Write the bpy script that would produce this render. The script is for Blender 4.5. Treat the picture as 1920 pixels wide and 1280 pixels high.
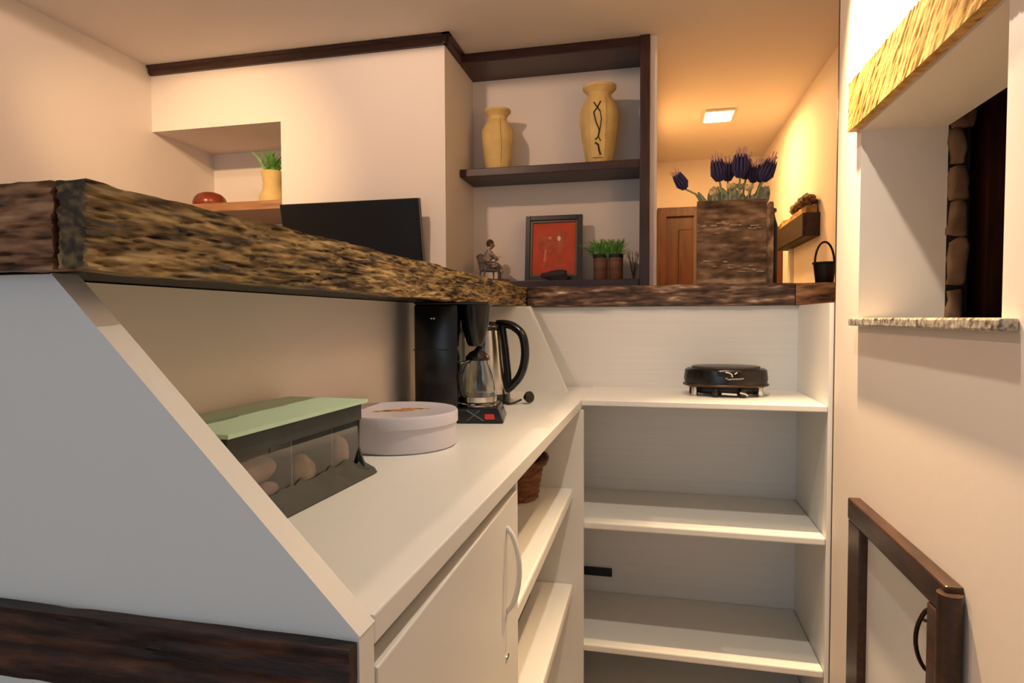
import bpy, bmesh, math, random
from mathutils import Vector, Matrix, noise
random.seed(7)
R = math.radians
scn = bpy.context.scene
COL = scn.collection
for o in list(bpy.data.objects): bpy.data.objects.remove(o)

# ------------------------------------------------------------------ camera
EYE = 1.40
cam_d = bpy.data.cameras.new('camera'); cam = bpy.data.objects.new('camera', cam_d); COL.objects.link(cam)
yaw, pit, rol = R(12.84), R(2.13), R(-0.2)
fw = Vector((-math.sin(yaw)*math.cos(pit), math.cos(yaw)*math.cos(pit), -math.sin(pit)))
rt = Vector((math.cos(yaw), math.sin(yaw), 0)); upv = rt.cross(fw)
rt2 = rt*math.cos(rol) + upv*math.sin(rol); up2 = -rt*math.sin(rol) + upv*math.cos(rol)
m = Matrix((rt2, up2, -fw)).transposed().to_4x4(); m.translation = (0, 0, EYE)
cam.matrix_world = m
cam_d.sensor_width = 36; cam_d.lens = 1156/1920*36; cam_d.clip_start = 0.02
scn.camera = cam

# ------------------------------------------------------------------ daylight, lamps, exposure
scn.view_settings.view_transform = 'Standard'; scn.view_settings.look = 'None'
scn.view_settings.gamma = 1; scn.view_settings.use_curve_mapping = False
scn.view_settings.exposure = 0.0
w = bpy.data.worlds.new('daylight'); scn.world = w; w.use_nodes = True
w.node_tree.nodes['Background'].inputs[0].default_value = (0.72, 0.85, 1.0, 1)
w.node_tree.nodes['Background'].inputs[1].default_value = 1.4

CEIL = 2.70
def spot(name, loc, watts, col, ang=165, blend=0.5, rad=0.03, aim=None):
    d = bpy.data.lights.new(name, 'SPOT'); d.energy = watts; d.color = col; d.spot_size = R(ang); d.spot_blend = blend
    d.shadow_soft_size = rad
    o = bpy.data.objects.new(name, d); COL.objects.link(o); o.location = loc
    if aim: o.rotation_euler = (Vector(aim) - Vector(loc)).to_track_quat('-Z', 'Y').to_euler()
    return o
WARM = (1.0, 0.66, 0.36)
spot('kitchen_downlight_wall_offscreen', (0.37, 1.90, 2.69), 460, WARM, ang=66, blend=1.0, rad=0.022, aim=(0.56, 1.52, 1.2))
spot('kitchen_downlight_aisle_offscreen', (0.13, 1.20, 2.69), 56, (1.0, 0.87, 0.70), ang=112, blend=0.75, rad=0.022, aim=(0.50, 1.40, 0))
spot('living_downlight_alcove_offscreen', (-1.12, 1.68, 2.69), 42, (1.0, 0.67, 0.47), ang=178, blend=0.04, rad=0.03)
spot('living_downlight_recess_offscreen', (-2.00, 1.20, 2.69), 150, (1.0, 0.64, 0.33), ang=58, blend=1.0, rad=0.03, aim=(-2.15, 3.0, 2.02))
# window of the kitchen behind the camera: portal so that daylight is sampled well
pd = bpy.data.lights.new('window_rear_offscreen', 'AREA'); pd.shape = 'RECTANGLE'; pd.size = 2.5; pd.size_y = 2.1
pd.cycles.is_portal = True
po = bpy.data.objects.new('window_rear_offscreen', pd); COL.objects.link(po)
po.location = (-0.95, -2.25, 1.35); po.rotation_euler = (R(90), 0, 0)

# ------------------------------------------------------------------ helpers
def bm_new(): return bmesh.new()
def box(bm, x0, x1, y0, y1, z0, z1, bev=0.0, seg=2):
    r = bmesh.ops.create_cube(bm, size=1)
    vs = r['verts']
    for v in vs:
        v.co = Vector(((x0+x1)/2 + v.co.x*(x1-x0), (y0+y1)/2 + v.co.y*(y1-y0), (z0+z1)/2 + v.co.z*(z1-z0)))
    if bev > 0:
        es = list({e for v in vs for e in v.link_edges})
        bmesh.ops.bevel(bm, geom=es, offset=bev, segments=seg, affect='EDGES', profile=0.5)
    return bm
def bx(*a, **k): return box(bm_new(), *a, **k)
def prism(bm, pts, axis, a, b, bev=0.0):
    """polygon pts (2d) extruded along axis from a to b. axis y: pts=(x,z); axis x: pts=(y,z); axis z: pts=(x,y)"""
    def mk(p, t):
        return {'y': (p[0], t, p[1]), 'x': (t, p[0], p[1]), 'z': (p[0], p[1], t)}[axis]
    n = len(pts)
    A = [bm.verts.new(mk(p, a)) for p in pts]; B = [bm.verts.new(mk(p, b)) for p in pts]
    fs = [bm.faces.new(A), bm.faces.new(B[::-1])]
    for i in range(n): fs.append(bm.faces.new((A[i], B[i], B[(i+1) % n], A[(i+1) % n])))
    bmesh.ops.recalc_face_normals(bm, faces=fs)
    if bev > 0:
        es = list({e for f in fs for e in f.edges})
        bmesh.ops.bevel(bm, geom=es, offset=bev, segments=2, affect='EDGES', profile=0.5)
    return bm
def lathe(bm, prof, seg=32, c=(0, 0, 0), sx=1, sy=1):
    rings = []
    for r, z in prof:
        if r < 1e-6: rings.append([bm.verts.new((c[0], c[1], c[2]+z))])
        else: rings.append([bm.verts.new((c[0]+math.cos(2*math.pi*i/seg)*r*sx, c[1]+math.sin(2*math.pi*i/seg)*r*sy, c[2]+z)) for i in range(seg)])
    fs = []
    for a, b in zip(rings, rings[1:]):
        for i in range(seg):
            j = (i+1) % seg
            if len(a) == 1 and len(b) == 1: continue
            if len(a) == 1: fs.append(bm.faces.new((a[0], b[j], b[i])))
            elif len(b) == 1: fs.append(bm.faces.new((a[i], a[j], b[0])))
            else: fs.append(bm.faces.new((a[i], a[j], b[j], b[i])))
    for rg, rev in ((rings[0], True), (rings[-1], False)):
        if len(rg) > 1:
            fs.append(bm.faces.new(rg[::-1] if rev else rg))
    bmesh.ops.recalc_face_normals(bm, faces=fs)
    return bm
def tube(bm, pts, rad, seg=10, flat=1.0):
    pts = [Vector(p) for p in pts]; n = len(pts)
    rads = rad if isinstance(rad, (list, tuple)) else [rad]*n
    rings = []; ref = None
    for i, p in enumerate(pts):
        t = (pts[min(i+1, n-1)] - pts[max(i-1, 0)]).normalized()
        if ref is None: ref = Vector((0, 0, 1)) if abs(t.z) < 0.9 else Vector((1, 0, 0))
        u = t.cross(ref).normalized(); v = u.cross(t).normalized(); ref = v
        rings.append([bm.verts.new(p + (u*math.cos(2*math.pi*k/seg)*flat + v*math.sin(2*math.pi*k/seg))*rads[i]) for k in range(seg)])
    fs = []
    for a, b in zip(rings, rings[1:]):
        for k in range(seg): fs.append(bm.faces.new((a[k], a[(k+1) % seg], b[(k+1) % seg], b[k])))
    fs.append(bm.faces.new(rings[0][::-1])); fs.append(bm.faces.new(rings[-1]))
    bmesh.ops.recalc_face_normals(bm, faces=fs)
    return bm
OFF = {}
def offset_of(o):
    while o is not None:
        if o.name in OFF: return OFF[o.name]
        o = o.parent
    return Vector((0, 0, 0))
def smooth_path(pts, n=5):
    P = [Vector(p) for p in pts]; out = []
    for i in range(len(P)-1):
        a, b, c, d = P[max(i-1, 0)], P[i], P[i+1], P[min(i+2, len(P)-1)]
        for k in range(n):
            u = k/n; out.append(0.5*((2*b) + (c-a)*u + (2*a-5*b+4*c-d)*u*u + (3*b-a-3*c+d)*u**3))
    return out + [P[-1]]
def obj(name, bm, mt, parent=None, smooth=None, origin=None):
    """link a bmesh as one mesh object. origin (world) becomes the object's location for a top-level mesh"""
    off = Vector(origin) if origin is not None else offset_of(parent)
    if off.length > 0: bmesh.ops.translate(bm, verts=bm.verts, vec=-off)
    me = bpy.data.meshes.new(name); bm.to_mesh(me); bm.free()
    if smooth is not None:
        me.polygons.foreach_set('use_smooth', [True]*len(me.polygons))
        try: me.set_sharp_from_angle(angle=R(smooth))
        except Exception: pass
    o = bpy.data.objects.new(name, me); COL.objects.link(o); me.materials.append(mt)
    if parent is not None: o.parent = parent
    elif origin is not None: o.location = origin
    return o
def tag(o, label, cat, group=None):
    o['label'] = label; o['category'] = cat
    if group: o['group'] = group
    return o
def thing(name, label, cat, loc, rotz=0, local=False, group=None):
    o = bpy.data.objects.new(name, None); COL.objects.link(o); o.empty_display_size = 0.05
    o.location = loc; o.rotation_euler = (0, 0, rotz)
    OFF[o.name] = Vector((0, 0, 0)) if local else Vector(loc)
    return tag(o, label, cat, group)
def struct(name, bm, mt, parent=None):
    o = obj(name, bm, mt, parent)
    if parent is None: o['kind'] = 'structure'
    return o

# ------------------------------------------------------------------ materials
def lin(c): return tuple(((v/255)/12.92 if v/255 <= 0.04045 else ((v/255+0.055)/1.055)**2.4) for v in c) + (1,)
def mat(name, rgb, rough=0.5, metal=0.0, var=0.0, scale=8.0, bump=0.0, bscale=60.0, stretch=(1, 1, 1), spec=0.5, rgb2=None, coat=0.0):
    mt = bpy.data.materials.new(name); mt.use_nodes = True
    nt = mt.node_tree; b = nt.nodes['Principled BSDF']
    b.inputs['Roughness'].default_value = rough; b.inputs['Metallic'].default_value = metal
    b.inputs['Specular IOR Level'].default_value = spec; b.inputs['Coat Weight'].default_value = coat
    c = lin(rgb); b.inputs['Base Color'].default_value = c
    tc = nt.nodes.new('ShaderNodeTexCoord'); mp = nt.nodes.new('ShaderNodeMapping'); mp.inputs['Scale'].default_value = stretch
    nt.links.new(tc.outputs['Object'], mp.inputs['Vector'])
    if var > 0 or rgb2:
        n = nt.nodes.new('ShaderNodeTexNoise'); n.inputs['Scale'].default_value = scale; n.inputs['Detail'].default_value = 6
        nt.links.new(mp.outputs[0], n.inputs['Vector'])
        r = nt.nodes.new('ShaderNodeValToRGB'); r.color_ramp.elements[0].position = 0.32; r.color_ramp.elements[1].position = 0.68
        c2 = lin(rgb2) if rgb2 else tuple(v*(1-var) for v in c[:3]) + (1,)
        r.color_ramp.elements[0].color = c2; r.color_ramp.elements[1].color = c
        nt.links.new(n.outputs['Fac'], r.inputs[0]); nt.links.new(r.outputs[0], b.inputs['Base Color'])
    if bump > 0:
        n2 = nt.nodes.new('ShaderNodeTexNoise'); n2.inputs['Scale'].default_value = bscale; n2.inputs['Detail'].default_value = 4
        nt.links.new(mp.outputs[0], n2.inputs['Vector'])
        bp = nt.nodes.new('ShaderNodeBump'); bp.inputs['Strength'].default_value = bump; bp.inputs['Distance'].default_value = 0.004
        nt.links.new(n2.outputs['Fac'], bp.inputs['Height']); nt.links.new(bp.outputs[0], b.inputs['Normal'])
    return mt
def wood_attr(name, ramp, rough=0.6, fine=(20, 20, 20), bump=0.5):
    """rough hewn wood: a colour value stored on the mesh mixes dark and pale wood figure, fine noise adds grain"""
    mt = bpy.data.materials.new(name); mt.use_nodes = True
    nt = mt.node_tree; b = nt.nodes['Principled BSDF']; b.inputs['Roughness'].default_value = rough
    b.inputs['Specular IOR Level'].default_value = 0.35
    at = nt.nodes.new('ShaderNodeAttribute'); at.attribute_name = 'grain'
    tc = nt.nodes.new('ShaderNodeTexCoord'); mp = nt.nodes.new('ShaderNodeMapping'); mp.inputs['Scale'].default_value = fine
    n = nt.nodes.new('ShaderNodeTexNoise'); n.inputs['Scale'].default_value = 1.0; n.inputs['Detail'].default_value = 8; n.inputs['Roughness'].default_value = 0.7
    nt.links.new(tc.outputs['Object'], mp.inputs[0]); nt.links.new(mp.outputs[0], n.inputs['Vector'])
    mx = nt.nodes.new('ShaderNodeMath'); mx.operation = 'MULTIPLY_ADD'; mx.inputs[1].default_value = 0.75
    nt.links.new(n.outputs['Fac'], mx.inputs[0]); 
    ad = nt.nodes.new('ShaderNodeMath'); ad.operation = 'SUBTRACT'; ad.inputs[1].default_value = 0.375
    nt.links.new(at.outputs['Fac'], ad.inputs[0]); nt.links.new(ad.outputs[0], mx.inputs[2])
    r = nt.nodes.new('ShaderNodeValToRGB')
    while len(r.color_ramp.elements) < len(ramp): r.color_ramp.elements.new(0.5)
    for e, (p, c) in zip(r.color_ramp.elements, ramp): e.position = p; e.color = lin(c)
    nt.links.new(mx.outputs[0], r.inputs[0]); nt.links.new(r.outputs[0], b.inputs['Base Color'])
    bp = nt.nodes.new('ShaderNodeBump'); bp.inputs['Strength'].default_value = bump; bp.inputs['Distance'].default_value = 0.003
    nt.links.new(n.outputs['Fac'], bp.inputs['Height']); nt.links.new(bp.outputs[0], b.inputs['Normal'])
    return mt
def glass(name, rgb=(235, 240, 240), rough=0.02):
    mt = mat(name, rgb, rough); b = mt.node_tree.nodes['Principled BSDF']
    b.inputs['Transmission Weight'].default_value = 1.0; b.inputs['IOR'].default_value = 1.45
    return mt
def emis(name, rgb, s):
    mt = mat(name, rgb, 0.4); b = mt.node_tree.nodes['Principled BSDF']
    b.inputs['Emission Color'].default_value = lin(rgb); b.inputs['Emission Strength'].default_value = s
    return mt
M = {}
M['wall'] = mat('painted_plaster', (232, 222, 211), 0.75, bump=0.06, bscale=40)
M['ceil'] = mat('ceiling_paint', (232, 222, 211), 0.8)
M['floor'] = mat('floor_tile', (150, 125, 100), 0.4, var=0.2)
M['white'] = mat('white_laminate', (226, 226, 221), 0.38, bump=0.02, bscale=30, stretch=(4, 60, 60))
M['white_x'] = mat('white_laminate_grained', (226, 227, 226), 0.42, var=0.05, scale=3, stretch=(0.6, 6, 30))
M['door_white'] = mat('white_lacquer', (226, 226, 221), 0.35)
M['darkwood'] = mat('dark_stained_wood', (66, 34, 24), 0.38, rgb2=(38, 18, 12), scale=5, stretch=(1.5, 14, 14), bump=0.08)
M['darkwood_z'] = mat('dark_stained_wood_upright', (66, 34, 24), 0.38, rgb2=(38, 18, 12), scale=5, stretch=(14, 14, 1.5), bump=0.08)
M['framewood'] = mat('brown_cupboard_wood', (68, 42, 25), 0.4, rgb2=(40, 23, 13), scale=5, stretch=(12, 2, 12), bump=0.08)
M['shelfwood'] = mat('tan_shelf_wood', (178, 130, 86), 0.45, rgb2=(140, 96, 60), scale=4, stretch=(1.5, 14, 14))
M['doorwood'] = mat('red_brown_door_wood', (98, 54, 28), 0.4, rgb2=(64, 32, 16), scale=4, stretch=(10, 10, 1))
M['black'] = mat('black_plastic', (12, 12, 13), 0.22)
M['blackmatte'] = mat('black_matte', (16, 15, 15), 0.6)
M['screen'] = mat('tv_screen', (7, 6, 7), 0.12)
M['steel'] = mat('brushed_steel', (200, 198, 192), 0.18, metal=1.0)
M['redsw'] = mat('red_switch', (205, 52, 30), 0.3)
M['glass'] = glass('clear_glass')
M['granite'] = mat('speckled_granite', (206, 196, 174), 0.25, rgb2=(50, 38, 30), scale=85)
M['bar'] = wood_attr('rough_hewn_bar_wood', [(0.10, (16, 11, 7)), (0.34, (58, 42, 24)), (0.50, (112, 90, 54)), (0.70, (152, 126, 80)), (0.97, (188, 162, 114))], 0.5, fine=(60, 12, 60))
M['bar_end'] = wood_attr('rough_hewn_bar_end_wood', [(0.06, (20, 12, 8)), (0.30, (84, 54, 34)), (0.54, (142, 98, 66)), (0.95, (190, 146, 106))], 0.55, fine=(12, 60, 60))
M['bar_far'] = wood_attr('weathered_far_bar_wood', [(0.05, (24, 15, 10)), (0.38, (62, 43, 31)), (0.62, (102, 76, 58)), (0.8, (150, 122, 102)), (0.95, (212, 190, 172))], 0.45, fine=(10, 60, 60))
M['trim_low'] = wood_attr('dark_rough_trim_wood', [(0.06, (12, 6, 4)), (0.4, (42, 22, 14)), (0.65, (74, 42, 27)), (0.95, (118, 74, 50))], 0.45, fine=(12, 60, 60))
M['lintel'] = wood_attr('golden_rough_lintel_wood', [(0.02, (52, 30, 10)), (0.2, (146, 104, 46)), (0.5, (188, 146, 76)), (0.95, (216, 180, 110))], 0.6, fine=(60, 14, 60))
M['clay'] = mat('pale_yellow_clay', (222, 192, 122), 0.7, var=0.18, scale=14, bump=0.15, bscale=90)
M['clay_dark'] = mat('dark_incised_line', (52, 34, 18), 0.8)

# ------------------------------------------------------------------ room shell
LW, AL = -2.534, 3.20     # left wall plane, alcove back plane
XR = 0.552                # kitchen side of the right wall
TVY, TVX0, TVX1 = 2.74, -1.787, -0.938
struct('floor', bx(-2.7, 1.8, -2.45, 5.6, -0.10, 0.0), M['floor'])
struct('ceiling', bx(-2.7, 1.8, -2.45, 5.6, CEIL, CEIL+0.12), M['ceil'])
struct('wall_left', bx(LW-0.15, LW, -2.40, 5.6, 0, CEIL), M['wall'])
struct('wall_alcove', bx(LW, -0.016, AL, AL+0.14, 0, CEIL), M['wall'])
# television wall: chimney breast with a header over the left recess
struct('wall_far', prism(bm_new(), [(TVX0, 0), (TVX1, 0), (TVX1, CEIL), (LW, CEIL), (LW, 2.372), (TVX0, 2.372)], 'y', TVY, AL), M['wall'])
struct('wall_partition', bx(-0.016, 0.016, 2.965, 5.34, 0, CEIL), M['wall'])
struct('wall_hall_end', bx(-0.016, 1.2, 5.34, 5.48, 0, CEIL), M['wall'])
struct('wall_hall_right', bx(0.86, 1.0, 2.06, 5.34, 0, CEIL), M['wall'])
# right wall with serving hatch
HY0, HY1, HZ0, HZ1, WT = 1.152, 1.868, 1.377, 1.907, 0.21
b = bm_new()
box(b, XR, XR+WT, -2.40, HY0, 0, CEIL); box(b, XR, XR+WT, HY1, 2.085, 0, CEIL)
box(b, XR, XR+WT, HY0, HY1, 0, HZ0); box(b, XR, XR+WT, HY0, HY1, HZ1, CEIL)
struct('wall_right', b, M['wall'])
struct('wall_hall_return', bx(XR+WT, 0.86, 2.0, 2.085, 0, CEIL), M['wall'])
# rear wall behind the camera with a wide window
b = bm_new()
box(b, LW, -2.2, -2.40, -2.25, 0, CEIL); box(b, 0.3, XR+WT, -2.40, -2.25, 0, CEIL)
box(b, -2.2, 0.3, -2.40, -2.25, 0, 0.3); box(b, -2.2, 0.3, -2.40, -2.25, 2.4, CEIL)
struct('wall_rear', b, M['wall'])
# half wall that carries the bar
struct('wall_bar', bx(-0.80, -0.69, 0.532, 2.62, 0, 1.447), M['wall'])

# room beyond the hatch: dark, with a stone pier
M['dark_room'] = mat('dark_brown_panelling', (58, 36, 22), 0.6, rgb2=(30, 18, 10), scale=3, stretch=(10, 10, 1))
struct('wall_hatch_near', bx(XR+WT, 1.75, 0.55, 0.60, 0.6, 2.6), M['dark_room'])
struct('wall_hatch_back', bx(1.70, 1.75, 0.60, 1.95, 0.65, 2.55), M['dark_room'])
struct('wall_hatch_far', bx(XR+WT, 1.75, 1.95, 1.99, 0.65, 2.55), M['dark_room'])
struct('ceiling_hatch', bx(XR+WT, 1.75, 0.60, 1.99, 2.55, 2.6), M['dark_room'])
struct('floor_hatch', bx(XR+WT, 1.75, 0.60, 1.99, 0.6, 0.65), M['dark_room'])

# ------------------------------------------------------------------ rough timber
def rough_board(L, a, bb, nl, na, nb, amp, seed, su=6, sv=60, slant=0.0):
    """board along +x (0..L), y 0..a (front is y=0), z 0..bb; relief stored in 'grain'"""
    bm = bm_new(); lay = bm.verts.layers.float.new('grain')
    per = []
    rr = 0.12*min(a, bb)
    for i in range(nb): per.append((0, bb*i/nb))
    for i in range(na): per.append((a*i/na, bb))
    for i in range(nb): per.append((a, bb - bb*i/nb))
    for i in range(na): per.append((a - a*i/na, 0))
    rings = []
    for k in range(nl+1):
        x = L*k/nl; ring = []
        for (y, z) in per:
            zz = z + slant*x
            q = Vector((x*su + seed*3.1, (y+0.7)*sv + seed, zz*sv))
            n1 = noise.noise(q); n2 = noise.noise(q*2.3 + Vector((5, 1, 9))); n3 = noise.noise(Vector((x*su*0.35, zz*sv*0.3, y*sv*.3 + seed)))
            n4 = noise.noise(q*5.1)
            h = 0.55*n1 + 0.36*n2 + 0.22*n3 + 0.2*n4
            crack = max(0.0, 0.2 - abs(noise.noise(Vector((x*su*0.55 + 40 + seed, y*sv*.4, zz*sv*0.8)))))/0.2
            h -= 0.9*crack**2 * (0.5 + 0.8*max(0, n3+0.3))
            d = amp*(h - 0.1)
            # push along outward normal of the section
            ny = -1 if y <= 1e-6 else (1 if y >= a-1e-6 else 0); nz = -1 if z <= 1e-6 else (1 if z >= bb-1e-6 else 0)
            kz = 0.35
            v = bm.verts.new((x, y + ny*d, z + nz*d*kz + (amp*0.5*noise.noise(Vector((x*5+seed, 3, seed))) if nz else 0)))
            p = q + Vector((57.3, 11.7, 23.9))       # colour figure of the wood: its own noise, not the relief
            g = 0.55*noise.noise(p) + 0.36*noise.noise(p*2.3) + 0.3*noise.noise(Vector((x*su*0.35+91, zz*sv*0.3, y*sv*.3 + seed))) + 0.2*noise.noise(p*5.1)
            v[lay] = max(0, min(1, 0.51 + 0.74*g)); ring.append(v)
        rings.append(ring)
    n = len(per)
    for A, B in zip(rings, rings[1:]):
        for i in range(n): bm.faces.new((A[i], A[(i+1) % n], B[(i+1) % n], B[i]))
    def cap(ring, x, sg):
        # grid of na x nb cells; outer vertices come from the ring
        def outer(i, j):
            if i == 0: return ring[j] if j < nb else ring[nb]
            if j == nb: return ring[nb+i] if i < na else ring[nb+na]
            if i == na: return ring[nb+na+(nb-j)] if j > 0 else ring[2*nb+na]
            if j == 0: return ring[2*nb+na+(na-i)]
            return None
        G = {}
        for i in range(na+1):
            for j in range(nb+1):
                v = outer(i, j)
                if v is None:
                    q = Vector((x*9+seed, a*i/na*sv*0.8, bb*j/nb*sv*0.8)); h = 0.6*noise.noise(q) + 0.4*noise.noise(q*2.7)
                    v = bm.verts.new((x + sg*amp*0.5*h, a*i/na, bb*j/nb)); v[lay] = max(0, min(1, 0.36 + 0.3*noise.noise(q*1.6 + Vector((31, 7, 5)))))
                G[i, j] = v
        for i in range(na):
            for j in range(nb): bm.faces.new((G[i, j], G[i+1, j], G[i+1, j+1], G[i, j+1]))
    cap(rings[0], 0, -1); cap(rings[-1], L, 1)
    bmesh.ops.recalc_face_normals(bm, faces=bm.faces)
    return bm
def place(bm, mtx):
    bmesh.ops.transform(bm, matrix=mtx, verts=bm.verts); bmesh.ops.recalc_face_normals(bm, faces=bm.faces); return bm
def along_y(x_front, y0, z0, facing):
    """board local x -> world +y ; local y (depth) -> world -facing*x"""
    return Matrix(((0, -facing, 0, x_front), (1, 0, 0, y0), (0, 0, 1, z0), (0, 0, 0, 1)))
def along_x(x0, y_front, z0): return Matrix.Translation((x0, y_front, z0))
BZ0, BZ1 = 1.447, 1.530
BFY = 2.505
t = thing('bar_top', 'thick rough-hewn golden brown timber bar top along the kitchen counter', 'bar top', (-0.65, 1.5, BZ0))
obj('slab', bx(-0.83, -0.54, 0.50, 2.75, BZ0+0.002, BZ1-0.004), M['bar_end'], t)
o = obj('front_board', place(rough_board(BFY-0.47, 0.034, BZ1-BZ0, 620, 6, 36, 0.0060, 3.0, su=15, sv=125), along_y(-0.508, 0.47, BZ0, 1)), M['bar'], t, smooth=50)
o = obj('end_board', place(rough_board(0.34, 0.03, BZ1-BZ0, 130, 5, 36, 0.0055, 9.0, su=15, sv=125), along_x(-0.886, 0.468, BZ0)), M['bar_end'], t, smooth=50)
o['label'] = 'darker end board with a seam at the corner'
t = thing('bar_top', 'dark weathered timber bar top above the white open shelving', 'bar top', (0.1, 2.7, BZ0))
obj('slab', bx(-0.538, 0.84, BFY+0.03, 2.955, BZ0+0.002, BZ1-0.004), M['bar_far'], t)
obj('front_board', place(rough_board(1.028, 0.034, BZ1-BZ0, 280, 5, 18, 0.005, 21.0, su=9, sv=70), along_x(-0.505, BFY, BZ0)), M['bar_far'], t, smooth=50)
obj('end_board', place(rough_board(0.30, 0.034, BZ1-BZ0, 60, 5, 18, 0.003, 33.0, su=9, sv=60), along_x(0.526, BFY, BZ0)), M['bar_end'], t, smooth=50)

# ------------------------------------------------------------------ base cabinet, worktop
CZ = 1.12
FX = -0.256
t = thing('base_cabinet', 'white base cabinet with one plain door and open shelves under the worktop', 'cabinet', (-0.47, 1.3, 0.0))
def diag(y0, y1, xt, xb, zt):
    return prism(bm_new(), [(-0.69, 0.02), (xb, 0.02), (xb, CZ-0.002), (xt, zt), (-0.69, zt)], 'y', y0, y1)
near_pts = [(-1.05, 0.02), (FX, 0.02), (FX, 1.113), (-0.585, 1.446), (-1.05, 1.446)]
obj('plinth', bx(-0.66, FX-0.03, 0.531, 2.074, 0.0, 0.08), M['white'], t)
obj('back_panel', bx(-0.688, -0.67, 0.531, 2.074, 0.08, 1.089), M['white'], t)
obj('stile', bx(-0.67, FX-0.003, 1.163, 1.181, 0.08, 1.089), M['white'], t)
obj('bottom_board', bx(-0.67, FX-0.01, 0.531, 2.075, 0.08, 0.10), M['white'], t)
obj('far_side', bx(-0.67, -0.226, 2.075, 2.093, 0.0, 1.089), M['white'], t)
obj('shelf', bx(-0.67, FX-0.006, 1.181, 2.075, 0.785, 0.822, bev=0.006), M['white'], t)
obj('shelf', bx(-0.67, FX-0.006, 1.181, 2.075, 0.455, 0.492, bev=0.006), M['white'], t)
d = obj('door', bx(-0.278, -0.2555, 0.536, 1.158, 0.10, 1.066, bev=0.002), M['door_white'], t)
hp = []
for k in range(13):
    u = k/12; hp.append((-0.256 + 0.024*math.sin(math.pi*u)**0.6, 1.072, 0.868 + 0.155*u))
obj('handle', tube(bm_new(), hp, 0.0048, 10), M['white'], d, smooth=60)
b = lathe(bm_new(), [(0.006, 0), (0.006, 0.0025), (0, 0.0026)], 14); bmesh.ops.scale(b, vec=(0.6, 1.6, 1), verts=b.verts)
place(b, Matrix.Translation((-0.2556, 1.070, 0.786)) @ Matrix.Rotation(R(90), 4, 'Y'))
obj('keyhole', b, M['steel'], d)
tp = thing('end_panel', 'tall white end panel cut off diagonally below the bar end', 'panel', (-0.65, 0.515, 0.02))
obj('board', prism(bm_new(), near_pts, 'y', 0.500, 0.530), M['white'], tp)
obj('edge_band', prism(bm_new(), [(FX+0.001, 1.1145), (-0.5855, 1.447), (-0.586, 1.4465), (FX, 1.113)], 'y', 0.4995, 0.5305), M['white'], tp)
tp = thing('divider_panel', 'small white diagonal divider panel on the worktop at the far bar corner', 'panel', (-0.5, 2.32, CZ))
obj('board', prism(bm_new(), [(-0.689, CZ), (-0.312, CZ), (-0.455, 1.447), (-0.689, 1.447)], 'y', 2.31, 2.334), M['white'], tp)
# worktop
b = prism(bm_new(), [(-0.689, 0.531), (FX, 0.531), (-0.2365, 2.094), (-0.2365, 2.51), (-0.689, 2.51)], 'z', CZ-0.030, CZ, bev=0.0025)
tag(obj('worktop', b, M['white'], origin=(-0.47, 1.4, CZ-0.03)), 'long white laminate worktop running under the rough timber bar', 'worktop')
# dark trim board below the end panel
bmo = place(rough_board(0.80, 0.016, 0.073, 170, 3, 20, 0.0022, 14.0, su=9, sv=80), along_x(-1.058, 0.484, 1.037))
o = obj('trim_1', bmo, M['trim_low'], smooth=50); o['kind'] = 'structure'

# ------------------------------------------------------------------ shelving unit below the far bar
UF, UB, UL, UR = 2.095, 2.524, -0.342, 0.538
t = thing('shelving_unit', 'white open shelving unit standing under the far bar', 'shelving', (0.15, 2.31, 0.0))
obj('side_panel', bx(UR, UR+0.013, UF, UB, 0.0, 1.446), M['white'], t)
obj('side_panel', bx(UL-0.018, UL, UF+0.001, UB, 0.0, CZ-0.031), M['white'], t)
obj('back_panel', bx(-0.688, UR, UB, UB+0.012, 0.0, 1.446), M['white_x'], t)
obj('shelf', bx(-0.236, UR-0.001, UF, UB-0.001, 1.1025, 1.1225, bev=0.003), M['white'], t)
obj('shelf', bx(UL+0.001, UR-0.001, UF, UB-0.001, 0.678, 0.703, bev=0.005), M['white'], t)
obj('shelf', bx(UL+0.001, UR-0.001, UF, UB-0.001, 0.250, 0.275, bev=0.005), M['white'], t)
obj('bottom_board', bx(UL+0.001, UR-0.001, UF-0.0, UB-0.001, 0.035, 0.06, bev=0.004), M['white'], t)
obj('plinth', bx(UL+0.001, UR-0.001, UF+0.02, UF+0.035, 0.0, 0.035), M['white'], t)
obj('cable_cover', bx(-0.272, -0.157, UB-0.012, UB-0.0005, 0.342, 0.375, bev=0.002), M['blackmatte'], t)['label'] = 'flat black bar on the back panel'
# dark strip closing the gap beside the right wall
struct('trim_2', bx(0.5515, 0.5585, 2.086, 2.096, 0, CEIL), M['darkwood_z'])

# ------------------------------------------------------------------ alcove joinery
HD = 2.655
b = bm_new(); box(b, TVX1+0.001, -0.060, 2.955, AL-0.001, HD, HD+0.012); box(b, TVX1+0.001, -0.060, 2.95, 2.975, HD-0.002, CEIL-0.001, bev=0.003)
struct('trim_6', b, M['darkwood'])
struct('trim_7', bx(-0.0615, -0.0165, 2.94, AL-0.001, 1.529, CEIL-0.001, bev=0.002), M['darkwood_z'])
b = bx(TVX1+0.001, -0.062, 2.955, AL-0.001, 2.101, 2.140, bev=0.003)
tag(obj('alcove_shelf', b, M['darkwood'], origin=(-0.5, 3.08, 2.101)), 'upper dark wooden alcove shelf carrying the two clay vases', 'shelf')
b = bx(TVX1+0.001, -0.062, 2.958, AL-0.001, 1.5445, 1.585, bev=0.003)
tag(obj('alcove_shelf', b, M['darkwood'], origin=(-0.5, 3.08, 1.5445)), 'lower dark wooden alcove shelf carrying the framed picture', 'shelf')
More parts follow.
